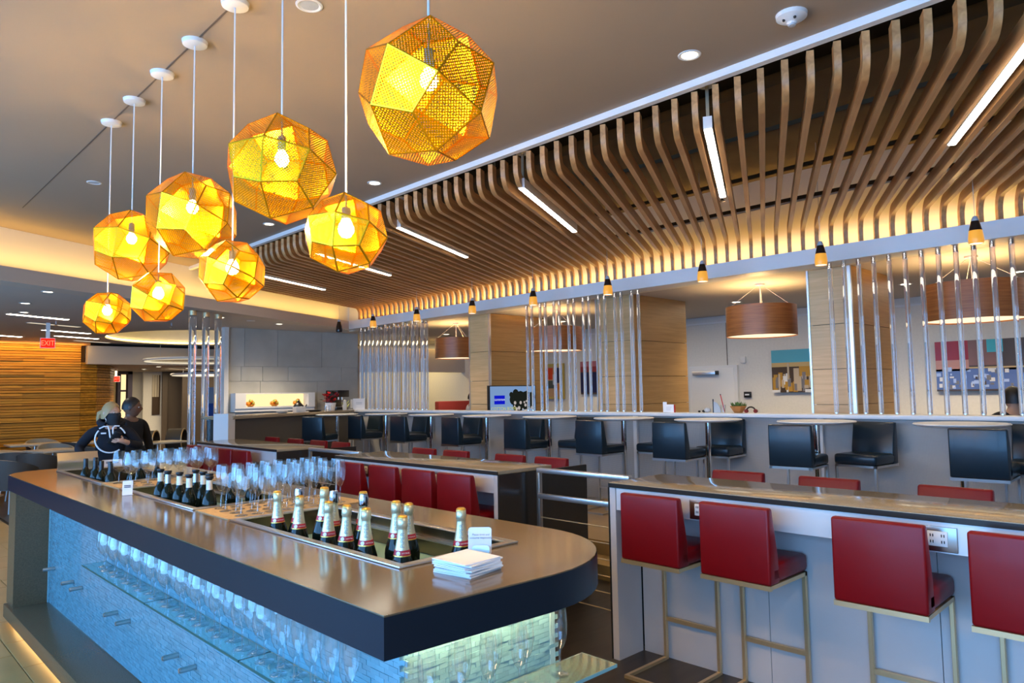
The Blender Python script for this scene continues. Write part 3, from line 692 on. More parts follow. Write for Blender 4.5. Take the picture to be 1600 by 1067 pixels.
for k, s_ in enumerate(('Please drink and', 'consume responsibly')):
    obj('lettering', text_mesh('lettering', s_, .0092, m['ink']), card, (.004, .006 + .0026 * (-k), .072 - k * .0105), (PI / 2 - .18, 0, 0))
obj('card_holder', G().prism(rounded(.062, .034, .012), -.004, .004).mesh('card_holder', m['steel']), card, (.004, -.004, .019), (PI / 2 - .18, 0, 0))
def tent(label, x, y, rz, w=.05, h=.062, parent=None, z=1.0705):
    t = thing('label_card', label, 'card', (x, y, z), rz)
    obj('card_sheet', G().prism(rounded(w, h, .004), -.001, .001).mesh('card_sheet', m['paper']), t, (0, 0, h / 2), (PI / 2 - .2, 0, 0))
    obj('foot_sheet', G().bx(-w / 2, w / 2, 0, .03, 0, .0015).mesh('foot_sheet', m['paper']), t, (0, -.005, 0))
    for k in range(2): obj('print_line', G().bx(-w * .32, w * .32, -.0003, .0003, -.0025, .0025).mesh('print_line', m['ink']), t, (0, -.0025 - .004 + .004 * k * .6, h * .62 - k * .009 + .004), (-.2, 0, 0))
    return t
tent('small white label card on the bar top in front of the balloon wine glasses', 1.335, 4.68, -.45, .055, .085)
tent('white card standing behind the dark bottles of the far ice well', 1.80, 6.74, -.1, .15, .06)
# ================================================================== HIGH COUNTERS
def counter(y0, y1, label, outlets):
    L = y1 - y0
    t = thing('high_counter', label, 'counter', (3.56, y0, 0), 0, 'high dining counters')
    def C(name, g, mat, lab=None, **k): return obj(name, g.mesh(name, mat, **k), t, label=lab)
    C('countertop', G().bx(0, .575, 0, L, 1.042, 1.07), m['ctop'], bevel=.003)
    C('top_edge', G().bx(-.004, .004, -.002, L + .002, 1.040, 1.066), m['cdark'])
    C('apron', G().bx(.008, .03, .05, L - .05, .905, 1.040), m['steel2'])
    C('back_apron', G().bx(.54, .562, .05, L - .05, .905, 1.040), m['steel2'])
    for a in (.0, L - .05):
        C('stile', G().bx(.006, .25, a + .006, a + .05, 0, 1.04), m['cpanel'])
        C('end_panel', G().bx(.004, .57 if a else .98, (a - .012 if a == 0 else a + .05), (a + .006 if a == 0 else a + .062), 0, 1.0405), m['cdark'])
    n = 3
    for k in range(n):
        a = .05 + k * (L - .1) / n
        C('recess_panel', G().bx(.255, .275, a + .002, a + (L - .1) / n - .002, .0, 1.04), m['cpanel'])
    C('core', G().bx(.278, .52, .05, L - .05, .0, 1.04), m['cdark'])
    for y in outlets:
        o = C('outlet', G().bx(-.003, .008, y - .075, y + .075, .912, 1.020), m['outlet'], 'bronze outlet plate', bevel=.002)
        obj('socket', G().bx(-.009, -.002, y - .040, y + .040, .935, 1.0).mesh('socket', m['socket'], bevel=.003), o, label='white twin socket with dark slots')
        sl = G()
        for q in (-.022, .022):
            for z in (.955, .982): sl.bx(-.0105, -.008, y + q - .007, y + q - .003, z - .006, z + .006).bx(-.0105, -.008, y + q + .003, y + q + .007, z - .006, z + .006)
        obj('slot', sl.mesh('slot', m['slot']), o)
    return t
counter(.20, 2.84, 'high counter nearest the camera, at the right', (.815, 1.99))
counter(3.86, 6.14, 'middle high counter, behind the ice wells, with a dark end panel', (.75, 1.75))
counter(7.36, 9.62, 'farthest high counter in front of the grey buffet', (.8, 1.7))
# ================================================================== STOOLS
def stool(name, label, cat, leather, group, loc, rz):
    t = thing(name, label, cat, loc, rz, group)
    w = .39
    seat = G().bx(-.20, .215, -w / 2, w / 2, .668, .765)
    vs = seat.v
    me = seat.mesh('seat', leather, bevel=.028, seg=3); obj('seat', me, t)
    b = G()      # back: upright rear face, sloping inner face
    b.strip([(-.215, .668), (-.11, .668), (-.118, .80), (-.168, 1.045), (-.215, 1.045)], -w / 2, w / 2)
    obj('backrest', b.mesh('backrest', leather, bevel=.013, seg=3), t)
    f = G().bx(-.216, .200, -w / 2 + .004, -w / 2 + .03, .648, .668).bx(-.216, .200, w / 2 - .03, w / 2 - .004, .648, .668).bx(-.216, -.196, -w / 2, w / 2, .646, .669).bx(.18, .20, -w / 2 + .004, w / 2 - .004, .648, .668)
    obj('seat_frame', f.mesh('seat_frame', m['brass']), t)
    for s_ in (-1, 1):
        y = s_ * (w / 2 - .014)
        obj('leg', G().bx(.178, .202, y - .010, y + .010, .0, .648).mesh('leg', m['brass'], bevel=.002, seg=1), t)
        obj('floor_runner', G().bx(-.20, .178, y - .010, y + .010, 0, .018).mesh('floor_runner', m['brass']), t)
    obj('rear_bar', G().bx(-.22, -.20, -w / 2 + .004, w / 2 - .004, 0, .018).mesh('rear_bar', m['brass']), t)
    obj('footrest', G().bx(.182, .198, -w / 2 + .024, w / 2 - .024, .232, .256).mesh('footrest', m['brass']), t)
    return t
rn = ['second counter stool', '']
spots = []
near = lambda x: x + .215
red = stool('bar_stool', 'x', 'bar stool', m['red'], 'red leather counter stools', (0, 0, -9), 0)
def put_red(lab, x, y, rz=0):
    global red_used
    if red['label'] == 'x':
        red['label'] = lab; red.location = (x, y, 0); red.rotation_euler = (0, 0, rz); return red
    return dup(red, (x, y, 0), rz, lab)
for k, y in enumerate((2.425, 1.905, 1.215, .665)):
    put_red(f'red leather stool on the bar side of the nearest counter, {ORD[k]} from its far end', 3.595, y, (0, .0, .02, 0)[k])
for k, y in enumerate((2.63, 1.99, 1.27)):
    put_red(f'red leather stool on the far side of the nearest counter, {ORD[k]} from its far end', 4.60, y, PI + (.03, .0, -.04)[k])
for k, y in enumerate((5.62, 5.10, 4.62, 4.16)):
    put_red(f'red leather stool on the bar side of the middle counter, {ORD[k]} from its far end', 3.60, y, 0)
for k, y in enumerate((6.38, 5.83, 5.02, 4.48)):
    put_red(f'red leather stool on the far side of the middle counter, {ORD[k]} from its far end', 4.61, y, PI)
for k, y in enumerate((9.30, 8.75, 8.33, 7.90)):
    put_red(f'red leather stool on the bar side of the farthest counter, {ORD[k]} from its far end', 3.60, y, 0)
for k, y in enumerate((10.05, 9.34, 8.69, 8.13)):
    put_red(f'red leather stool on the buffet side of the farthest counter, {ORD[k]} from its far end', 4.61, y, PI)
PZ = .26
blk = stool('high_stool', 'x', 'high stool', m['black'], 'black leather stools on the platform', (0, 0, -9), 0)
for me_ in {c.data for c in blk.children if c.data.materials[0] == m['brass']}: pass
steelmap = {}
for c in blk.children:
    if c.data.materials[0] == m['brass']: c.data.materials[0] = m['steel']
def put_blk(lab, x, y, rz):
    if blk['label'] == 'x':
        blk['label'] = lab; blk.location = (x, y, PZ); blk.rotation_euler = (0, 0, rz); return blk
    return dup(blk, (x, y, PZ), rz, lab)
ty = [1.72, 2.92, 4.07, 5.18, 6.37, 7.58, 8.86, 10.08, 11.35]
ny = [1.50, 2.97, 4.25, 5.31, 6.52, 7.80, 9.06, 10.27]
rot = [.03, .06, .04, .0, .02, -.03, .0, .02]
for k, y in enumerate(ny):
    put_blk(f'black leather stool with its back to the counters, {ORD[k]} from the right', 6.52, y, rot[k])
fy = [(2.55, PI - .12), (4.08, PI + .05), (4.86, PI + .02), (6.02, PI), (7.02, PI - .05), (8.30, PI), (9.60, PI), (10.95, PI)]
for k, (y, r) in enumerate(fy):
    put_blk(f'black leather stool against the partition facing the counters, {ORD[k]} from the right', 7.06 if k in (1, 2) else 6.98, y, r)
put_blk('black leather stool in front of the grey buffet, its back to the buffet end', 5.80, 10.46, .42)
put_blk('black leather stool seat at the right frame edge against the partition', 7.0, 1.25, PI)
# ---- round high tables
def hightable(label, x, y):
    t = thing('high_table', label, 'table', (x, y, PZ), 0, 'round white high tables')
    obj('tabletop', G().lathe([(.001, 1.035), (.30, 1.035), (.345, 1.048), (.352, 1.055), (.345, 1.062), (.001, 1.062)], 40).mesh('tabletop', m['table'], smooth=True), t)
    obj('column', G().tube((0, 0, .02), (0, 0, 1.036), .030, 16).mesh('column', m['chrome'], smooth=True), t)
    obj('base', G().lathe([(.001, .025), (.05, .024), (.24, .012), (.245, 0)], 28).mesh('base', m['steel'], smooth=True), t)
    return t
ht = hightable('round white high table at the right edge, first from the right', 6.80, ty[0])
for k in range(1, 9): dup(ht, (6.80 if k < 8 else 6.30, ty[k] if k < 8 else 10.80, PZ), 0, f'round white high table on a chrome column, {ORD[k]} from the right')
# ---- guard rails between the counters
def rail(label, y0, y1, extra):
    t = thing('guard_rail', label, 'railing', (3.90, y0, 0), 0, 'guard rails between the counters')
    L = y1 - y0
    obj('handrail', G().bar((0, .02, 1.055), (0, L - .02, 1.055), .045, .035).mesh('handrail', m['alu'], bevel=.006), t)
    for a in (.03, L - .03): obj('post', G().bx(-.016, .016, a - .016, a + .016, 0, 1.038).mesh('post', m['rail_post'], bevel=.002), t)
    obj('mid_rail', G().bar((-.03, .05, .872), (-.03, L - .05, .872), .03, .036).mesh('mid_rail', m['alu'], bevel=.004), t)
    for k, z in enumerate((.16, .27, .38, .49, .60, .71)):
        obj('cable', G().tube((0, .04, z), (0, L - .04, z), .0045, 8).mesh('cable', m['cable']), t)
    return t
rail('low steel guard rail between the nearest and the middle high counter', 2.905, 3.80, 1)
rail('low steel guard rail between the middle and the farthest high counter', 6.22, 7.28, 1)
# ================================================================== SLATTED CEILING
sl = thing('slat_ceiling', 'wavy ceiling of bent oak slats hung in the recess', 'slat ceiling', (5.6, 5.0, 3.27)); sl['kind'] = 'structure'
def arc(cx0, cz, r, a0, a1, n=6):
    return [(cx0 + r * math.cos(a0 + (a1 - a0) * k / n), cz + r * math.sin(a0 + (a1 - a0) * k / n)) for k in range(n + 1)]
Ln = (7.485 - 3.88) / CD
u0, u1 = 0.0, Ln
low = [(0, 3.50)] + arc(.14, 3.41, .14, PI, 1.5 * PI) + arc(u1 - .21, 3.17, .11, PI / 2, 0) + [(u1 - .10, 3.073)]
upp = [(.09, 3.50)] + arc(.14, 3.41, .05, PI, 1.5 * PI) + arc(u1 - .21, 3.17, .20, PI / 2, 0) + [(u1 - .01, 3.073)]
g = G().strip(low + upp[::-1], -.019, .019)
slat_me = g.mesh('slat', m['slat'], smooth=True, angle=.5)
ang = math.atan2(SD, CD)
k = 0; y = 2.325 - 21 * .1465
while y < 10.22:
    obj('slat', slat_me, sl, (3.88, y + .010, 0), (0, 0, ang), world=True); k += 1; y += .1465
for x, z in ((4.65, 3.40), (5.6, 3.40), (6.55, 3.40)):
    obj('hanger_rail', G().bx(x - .012, x + .012, -4, 11.2, z, z + .03).mesh('hanger_rail', m['walldark' if x > 5 else 'plenum']), sl, world=True)
obj('conduit', G().tube((6.95, -4, 3.50), (6.95, 11.6, 3.50), .016, 8).mesh('conduit', m['plasticw']), sl, world=True)
# linear LED lights set flush between the slats
def led(x, y, label, L=1.72, z=3.262, mat='led', name='linear_light', grp='linear lights in the slat ceiling', w=.055):
    t = thing(name, label, 'ceiling light', (x, y, z), ang, grp)
    obj('diffuser', G().bx(.01, L - .01, -w / 2 + .006, w / 2 - .006, 0, .006).mesh('diffuser', m[mat]), t)
    obj('housing', G().bx(0, L, -w / 2, w / 2, .006, .085).mesh('housing', m['plasticw']), t)
    obj('hanger', G().bx(.04, .06, -.01, .01, .085, .30).bx(L - .06, L - .04, -.01, .01, .085, .30).mesh('hanger', m['cable']), t)
    obj('rosette', G().tube((.05, 0, .30), (.05, 0, .312), .055, 18).mesh('rosette', m['plasticw']), t)
    return t

for k, (x, y) in enumerate(((3.95, .57), (3.95, 2.29), (3.98, 3.985), (4.02, 5.74), (4.05, 7.40), (4.30, 9.28))):
    led(x, y, f'white linear light in the slat ceiling, {ORD[k]} from the right', 1.72 if k != 5 else 1.42)
# linear lights and dim slots in the far left ceiling
far = [(1.98, 12.81, .95, 'led_far'), (2.46, 14.07, .92, 'led_off'), (2.92, 15.42, .95, 'led_far'), (3.38, 16.72, .96, 'led_far'), (2.05, 16.92, .95, 'led_far'), (3.98, 17.85, .85, 'led_off')]
for k, (x, y, L, mt) in enumerate(far):
    t = thing('linear_light', f'{"white" if mt == "led_far" else "dim cream"} slim linear light in the far left ceiling, {ORD[k]} going away', 'ceiling light', (x, y, 2.929), ang, 'linear lights in the far left ceiling')
    obj('diffuser', G().bx(0, L, -.045, .045, -.008, -.001).mesh('diffuser', m[mt]), t)
    obj('housing', G().bx(-.012, L + .012, -.057, .057, -.004, .0).mesh('housing', m['plasticw']), t)
# ---- downlights
def downlight(x, y, z, label, r=.055, on=True, watts=28, grp=None):
    t = thing('downlight', label, 'ceiling light', (x, y, z), 0, grp)
    obj('trim_ring', G().lathe([(r * .82, -.001), (r, -.006), (r * 1.18, -.004), (r * 1.2, 0)], 24).mesh('trim_ring', m['plasticw'], smooth=True), t)
    obj('lens', G().lathe([(.001, -.0045), (r * .82, -.0025)], 24).mesh('lens', m['down'] if on else m['plasticg'], smooth=True), t)
    if on and watts: spot('downlight_lamp', (x, y, z - .03), watts, SOFT, 2.3, .9, .05 if watts < 150 else .14)
    return t
for k, (x, y) in enumerate(((3.52, 2.14), (3.55, 5.43), (3.53, 7.51))):
    downlight(x, y, 3.55, f'round lit downlight beside the slat recess, {ORD[k]} from the right')
for k, (x, y) in enumerate(((3.52, -.9), (3.52, -3.2), (1.66, -.4), (1.66, -2.8), (-.4, -1.8))):  # extra downlights out of view, added as warm fill from the camera side
    downlight(x, y, 3.55, f'unseen added fill downlight in the ceiling around the camera, {ORD[k]} of five', watts=170)
downlight(1.66, 3.11, 3.55, 'unlit round ceiling plate between the pendant cords', .055, False)
downlight(1.68, 7.02, 3.55, 'unlit round ceiling plate at the far left of the main ceiling', .05, False)
for k, (x, y) in enumerate(((1.92, 9.95), (1.93, 11.31), (2.12, 12.49))):
    downlight(x, y, 2.93, f'small lit downlight in the far left ceiling, {ORD[k]} going away', .06, watts=60)
downlight(5.89, 12.1, 2.93, 'small lit downlight above the grey stone wall', .06, watts=230)
downlight(5.25, 11.84, 2.93, 'unlit small ceiling plate above the left end of the stone wall', .06, False)
downlight(4.66, 11.61, 2.93, 'small lit downlight behind the three thick acrylic tubes', .05, watts=50)
for k, (x, y) in enumerate(((9.93, 1.84), (9.92, 3.03), (9.84, 5.34), (9.85, 8.85), (9.85, 12.27))):
    downlight(x, y, 2.93, f'small lit downlight over the seating room, {ORD[k]} from the right', .07, watts=250)
for k, (x, y) in enumerate(((6.2, 19.6), (7.4, 19.4), (6.6, 20.6), (7.6, 21.2), (8.4, 20.2), (6.9, 21.8))):
    downlight(x - 1.2, y, 2.44, f'small lit downlight in the corridor ceiling, {ORD[k]} of six', .08, watts=200)
# smoke detector
t = thing('smoke_detector', 'white round smoke detector on the main ceiling', 'smoke detector', (3.52, 1.54, 3.55))
obj('housing', G().lathe([(.001, -.055), (.022, -.055), (.026, -.045), (.055, -.032), (.075, -.020), (.078, 0)], 24).mesh('housing', m['plasticw'], smooth=True), t)
obj('sensor', G().lathe([(.001, -.064), (.018, -.062), (.020, -.052)], 16).mesh('sensor', m['plasticg'], smooth=True), t)
for a in (2.6, 3.9): obj('vent', G().ball((.046 * math.cos(a), .046 * math.sin(a), -.038), .008, 8, 5).mesh('vent', m['slot']), t)
for k, (x, y, z, lab) in enumerate(((4.32, 12.9, 2.93, 'small grey sprinkler on the far left ceiling beside the linear lights'), (2.75, 13.6, 2.93, 'small grey sensor on the far left ceiling'),
                                    (4.45, 4.8, 4.1, 'tiny sprinkler head above the slats near the third linear light'), (5.9, 3.3, 4.0, 'tiny sprinkler head above the slats near the second linear light'))):
    t = thing('sprinkler', lab, 'sprinkler', (x, y, z)); hh = .05 if z < 3 else .62
    obj('pipe', G().tube((0, 0, 0), (0, 0, -hh), .008, 8).mesh('pipe', m['plasticg']), t)
    obj('head', G().lathe([(.001, -hh - .03), (.03, -hh - .026), (.012, -hh - .01), (.01, -hh)], 12).mesh('head', m['chrome'], smooth=True), t)
# ================================================================== FACETED BRASS PENDANTS
c8 = (4 + math.sqrt(2)) / 7; s2 = math.sqrt(2)
kite = [Vector((s2, 0, 0)), Vector((1, 1, 0)), Vector((c8, c8, c8)), Vector((1, 0, 1))]
kc = sum(kite, Vector()) / 4
nz = (kite[2] - kite[0]).cross(kite[3] - kite[1]).normalized()
if nz.dot(kc) < 0: nz = -nz
nxv = (kite[2] - kite[0]).normalized(); nyv = nz.cross(nxv)
KM = Matrix(((nxv.x, nyv.x, nz.x, kc.x), (nxv.y, nyv.y, nz.y, kc.y), (nxv.z, nyv.z, nz.z, kc.z), (0, 0, 0, 1)))
k2 = [((p - kc).dot(nxv), (p - kc).dot(nyv)) for p in kite]
if sum(k2[i][0] * k2[(i + 1) % 4][1] - k2[(i + 1) % 4][0] * k2[i][1] for i in range(4)) < 0: k2 = k2[::-1]
def kite_mesh(R, mat):
    s_ = R / s2; g = G(); o_ = [(a * s_, b * s_, 0) for a, b in k2]; q = 1 - .012 / R
    i_ = [(a * s_ * q, b * s_ * q, 0) for a, b in k2]
    g.mi = 0; g.add(i_, [(0, 1, 2, 3)])
    g.mi = 1; g.add(o_ + i_, [(0, 1, 5, 4), (1, 2, 6, 5), (2, 3, 7, 6), (3, 0, 4, 7)])
    g.add(o_ + [(a, b, -.006) for a, b, _ in o_], [(0, 4, 5, 1), (1, 5, 6, 2), (2, 6, 7, 3), (3, 7, 4, 0)])
    return g.mesh('shade_panel', [mat, m['etch_rim']])
rots = []
for ax in range(3):
    for sg in (1, -1):
        for q in range(4):
            e1 = Vector([0, 0, 0]); e1[ax] = sg
            base = Vector([0, 0, 0]); base[(ax + 1) % 3] = 1
            e2 = Matrix.Rotation(q * PI / 2, 3, e1) @ base; e3 = e1.cross(e2)
            rots.append(Matrix((e1, e2, e3)).transposed().to_4x4())
big, small = kite_mesh(.238, m['etch']), kite_mesh(.158, m['etch_s'])
pend = [(1.80, 2.605, 1, .35, .5), (2.31, 2.235, 0, .78, .12), (2.83, 2.60, 1, .80, .10), (3.33, 2.23, 0, .40, .3), (3.85, 2.595, 1, .55, .25), (4.36, 2.22, 0, .2, .4), (4.88, 2.60, 1, .95, .2), (5.38, 2.22, 0, 1.1, .35)]
for i, (y, z, b, ra, rt) in enumerate(pend):
    t = thing('pendant_lamp', f'{"large" if b else "small"} faceted brass pendant lamp, {ORD[i]} from the camera in the row over the bar', 'pendant lamp', (1.385, y, 3.55), 0, 'faceted brass pendants over the bar')
    R = .238 if b else .158
    zc = z - 3.55
    obj('canopy', G().lathe([(.001, -.026), (.045, -.026), (.062, -.020), (.066, 0)], 24).mesh('canopy', m['cord'], smooth=True), t)
    obj('cord', G().tube((0, 0, zc + R * .55), (0, 0, -.024), .0042, 8).mesh('cord', m['cord']), t)
    obj('socket', G().tube((0, 0, zc + R * .36), (0, 0, zc + R * .62), .017, 12).mesh('socket', m['cord'], smooth=True), t)
    bz = zc + R * .36 - .042
    obj('bulb', G().lathe([(.012, .045), (.018, .034), (.028, .016), (.030, 0), (.026, -.014), (.015, -.026), (.001, -.030)], 16, (0, 0, bz)).mesh('bulb', m['bulb'], smooth=True), t)
    Rm = Matrix.Translation((0, 0, zc)) @ Euler((rt, .30, ra)).to_matrix().to_4x4()
    s_ = R / s2
    K = Matrix.Translation(kc * s_) @ KM.to_3x3().to_4x4()
    for rr in rots:
        p_ = obj('shade_panel', big if b else small, t); p_.matrix_local = Rm @ rr @ K
    l = bpy.data.lights.new('pendant_bulb', 'POINT'); l.energy = 72 if b else 44; l.color = WARM; l.shadow_soft_size = .03
    lo = bpy.data.objects.new('pendant_bulb', l); COL.objects.link(lo); lo.location = (1.385, y, z - R * .42)
# faint joint line in the ceiling that carries the canopies
obj('trim_12', G().bx(1.380, 1.390, -4.3, 8.4, 3.5485, 3.5505).mesh('trim', m['joint']), kind='structure')
# ================================================================== AMBER CONE PENDANTS
cone_y = [1.54, 2.82, 4.10, 5.40, 6.67, 7.92, 9.28, 10.54, 11.67]
for i, y in enumerate(cone_y):
    lit = i < 8
    t = thing('cone_pendant', f'small {"amber glass" if lit else "dark unlit"} cone pendant hanging before the white beam, {ORD[i]} from the right', 'pendant lamp', (6.85, y, 2.80), 0, 'amber cone pendants along the beam')
    obj('shade', G().lathe([(.052, .0), (.058, .03), (.057, .05), (.052, .09), (.049, .11)], 20).mesh('shade', m['amber'] if lit else m['smoke'], smooth=True), t)
    obj('neck', G().lathe([(.049, .11), (.043, .135), (.036, .165), (.030, .19)], 20).mesh('neck', m['smoke'], smooth=True), t)
    obj('cap', G().lathe([(.030, .19), (.028, .205), (.016, .23), (.008, .232)], 16).mesh('cap', m['plasticg'], smooth=True), t)
    obj('mouth', G().lathe([(.001, .006), (.050, .004)], 18).mesh('mouth', m['amber_hot'] if lit else m['smoke']), t)
    obj('cord', G().tube((0, 0, .23), (0, 0, 1.20), .0025, 6).mesh('cord', m['plasticg']), t)
    if lit: spot('cone_pendant_lamp', (6.85, y, 2.78), 22, SOFT, 2.2, .7, .04)
# ================================================================== WOOD VENEER DRUM LAMPS
for i, (x, y, r) in enumerate(((8.30, 1.92, .445), (8.36, 4.21, .415), (8.36, 7.64, .40), (8.42, 10.2, .385))):
    t = thing('drum_lamp', f'large wood veneer drum lamp over the seating room, {ORD[i]} from the right', 'drum lamp', (x, y, 2.93), 0, 'wood veneer drum lamps')
    obj('shade', G().lathe([(r, -.655), (r + .003, -.655), (r + .003, -.285), (r, -.285), (r, -.655)], 48).mesh('shade', m['drum'], smooth=True), t)
    obj('diffuser', G().lathe([(.001, -.640), (r - .002, -.640)], 40).mesh('diffuser', m['diffuser']), t)
    obj('canopy', G().lathe([(.001, -.02), (.06, -.02), (.06, 0)], 24).mesh('canopy', m['plasticw'], smooth=True), t)
    for q in range(3):
        a = q * 2 * PI / 3 + .4; obj('cable', G().tube((.03 * math.cos(a), .03 * math.sin(a), -.02), ((r - .01) * math.cos(a), (r - .01) * math.sin(a), -.30), .0022, 6).mesh('cable', m['plasticw']), t)
    obj('stem', G().tube((0, 0, -.02), (0, 0, -.50), .006, 8).mesh('stem', m['plasticw']), t)
    l = bpy.data.lights.new('drum_bulb', 'POINT'); l.energy = 34; l.color = (1, .68, .26); l.shadow_soft_size = .10
    lo = bpy.data.objects.new('drum_bulb', l); COL.objects.link(lo); lo.location = (x, y, 2.93 - .46)
# ================================================================== ACRYLIC ROD SCREENS
def rod_screen(label, spots, r=.0225, z0=1.366, z1=2.91, cat='rod screen'):
    x0, y0 = spots[0]
    t = thing('rod_screen', label, cat, (x0, y0, z0))
    for x, y in spots:
        R = obj('rod', G().tube((0, 0, .012), (0, 0, z1 - z0 - .05), r, 14).mesh('rod', m['acrylic'], smooth=True), t, (x - x0, y - y0, 0))
        obj('ferrule', G().tube((0, 0, z1 - z0 - .062), (0, 0, z1 - z0), r * 1.04, 12).mesh('ferrule', m['chrome'], smooth=True), R)
        obj('foot_cap', G().tube((0, 0, 0), (0, 0, .014), r * .9, 12).mesh('foot_cap', m['chrome'], smooth=True), R)
    return t
rod_screen('row of single clear acrylic rods at the right, before the long painting', [(7.42, 2.97 - k * .142) for k in range(16)])
rod_screen('middle screen of clear acrylic rods in pairs, before the oak column', [(7.42, y) for k in range(8) for y in (7.36 - k * .270, 7.26 - k * .270)], .021)
rod_screen('far screen of crowded clear acrylic rods beside the grey stone wall', [(7.40 + dx, y + dx) for k in range(8) for y, dx in ((11.80 - k * .275, 0), (11.72 - k * .275, .10))], .034)
def tubes():
    t = thing('acrylic_tubes', 'three thick clear acrylic tubes with round lit caps left of the stone wall', 'rod screen', (4.12, 10.87, 0))
    for x, y in ((3.89, 10.74), (4.13, 10.87), (4.37, 11.01)):
        R = obj('tube', G().tube((0, 0, .02), (0, 0, 2.84), .052, 18).mesh('tube', m['acrylic_t'], smooth=True), t, (x - 4.12, y - 10.87, 0))
        obj('tube_cap', G().tube((0, 0, 2.84), (0, 0, 2.908), .054, 20).mesh('tube_cap', m['brass'], smooth=True), R)
        obj('foot_ring', G().tube((0, 0, 0), (0, 0, .02), .056, 20).mesh('foot_ring', m['chrome'], smooth=True), R)
tubes()
# ring lights over the far bar
for i, (x, y, z, r) in enumerate(((6.45, 16.9, 2.50, 1.3), (8.1, 20.2, 2.28, 1.25))):
    t = thing('ring_pendant', f'slim {["upper", "lower"][i]} ring light hanging beyond the acrylic tubes', 'ring lamp', (x, y, z), 0, 'ring lights')
    obj('ring', G().path([(r * math.cos(a * PI / 24), r * math.sin(a * PI / 24), 0) for a in range(48)], .028, 8, closed=True).mesh('ring', m['plasticw'], smooth=True), t)
    obj('light_strip', G().path([(r * .985 * math.cos(a * PI / 24), r * .985 * math.sin(a * PI / 24), -.02) for a in range(48)], .022, 6, closed=True).mesh('light_strip', m['led_off'], smooth=True), t)
    for a in (0, 2.1, 4.2): obj('wire', G().tube((r * math.cos(a), r * math.sin(a), .02), (r * math.cos(a), r * math.sin(a), (2.92 if i == 0 else 2.43) - z), .003, 5).mesh('wire', m['plasticg']), t)
# ================================================================== SEATING ROOM BEHIND THE LEDGE
d = obj('door_3', G().bx(11.43, 11.495, 6.30, 7.14, 0, 2.0).mesh('door', m['white'], bevel=.004), kind='structure')
obj('door_frame', G().bx(11.44, 11.5, 7.14, 7.20, 0, 2.0).bx(11.44, 11.5, 6.24, 6.30, 0, 2.0).bx(11.44, 11.5, 6.24, 7.20, 2.0, 2.05).mesh('door_frame', m['white']), d)
cl = obj('door_closer', G().bx(11.36, 11.43, 6.62, 7.08, 1.885, 1.955).mesh('door_closer', m['alu'], bevel=.004), d)
obj('closer_cap', G().bx(11.355, 11.435, 6.59, 6.62, 1.885, 1.955).mesh('closer_cap', m['blackp']), cl)
def walltag(name, label, cat, y, z, w, h, mat, col2=None):
    t = thing(name, label, cat, (11.47, y, z))
    obj('plate', G().bx(-.012, .03, -w / 2, w / 2, -h / 2, h / 2).mesh('plate', mat, bevel=.003), t)
    if col2: obj('insert', G().bx(-.018, -.011, -w * .3, w * .3, -h * .12, h * .12).mesh('insert', col2), t)
walltag('wall_plate', 'small white square plate on the linen wall above the door side', 'wall plate', 6.14, 2.13, .09, .11, m['plasticw'])
walltag('card_reader', 'small black card reader with a white line right of the door', 'card reader', 6.08, 1.53, .125, .10, m['blackp'], m['paper'])
def painting(name, label, y0, y1, z0, z1, patches, base, x=11.44):
    t = thing(name, label, 'picture', (x, (y0 + y1) / 2, (z0 + z1) / 2))
    W_, H_ = y1 - y0, z1 - z0
    obj('board', G().bx(0, .04, -W_ / 2, W_ / 2, -H_ / 2, H_ / 2).mesh('board', base), t)
    by = {}
    for (a, b_, c, d_, mat, *dep) in patches:      # a..b across from the left, c..d up from the bottom, as fractions
        by.setdefault(mat, []).append((a, b_, c, d_, dep[0] if dep else .002))
    for mat, l in by.items():
        g = G()
        for a, b_, c, d_, dp in l:
            ya, yb = W_ / 2 - a * W_, W_ / 2 - b_ * W_
            g.bx(-dp, 0, min(ya, yb), max(ya, yb), -H_ / 2 + c * H_, -H_ / 2 + d_ * H_)
        obj('print', g.mesh('print', mat), t, kind='stuff' if len(l) > 6 else None)
    return t
def pc(name, c): return P('print_' + name, c, .35)
teal, sand, warmd, buff, dusk, brickr, wht, ylw = pc('teal', (.10, .42, .56)), pc('sand', (.55, .40, .18)), pc('dark', (.07, .045, .03)), pc('buff', (.52, .42, .30)), pc('grey', (.20, .19, .20)), pc('brick', (.24, .04, .03)), pc('white', (.75, .75, .75)), pc('ochre', (.48, .26, .04))
sky_t, blu, pale = pc('cyan', (.05, .46, .56)), pc('blue', (.10, .17, .42)), pc('pale_blue', (.42, .55, .85))
rnd = random.Random(3)
pt_ = [(0, 1, .66, 1, teal), (0, 1, .60, .70, sand, .003), (0, 1, 0, .60, warmd), (.62, .86, .36, .60, ylw, .0025)]
for k in range(34):
    a = rnd.uniform(0, .94); w_ = rnd.uniform(.04, .10); h_ = rnd.uniform(.15, .48)
    pt_.append((a, min(1, a + w_), rnd.uniform(0, .15), h_, rnd.choice((buff, buff, dusk, wht, ylw, warmd)), .0035 + .0002 * k))
pt_ += [(.36, .40, .3, .68, buff, .011), (.50, .62, .2, .56, buff, .0112), (.83, 1, .10, .38, buff, .0115), (0, .18, .0, .06, wht, .0118), (.74, 1, 0, .07, wht, .0118)]
painting('skyline_picture', 'glossy picture of a city skyline under a teal sky, by the card reader', 4.86, 5.61, 1.56, 2.26, pt_, warmd)
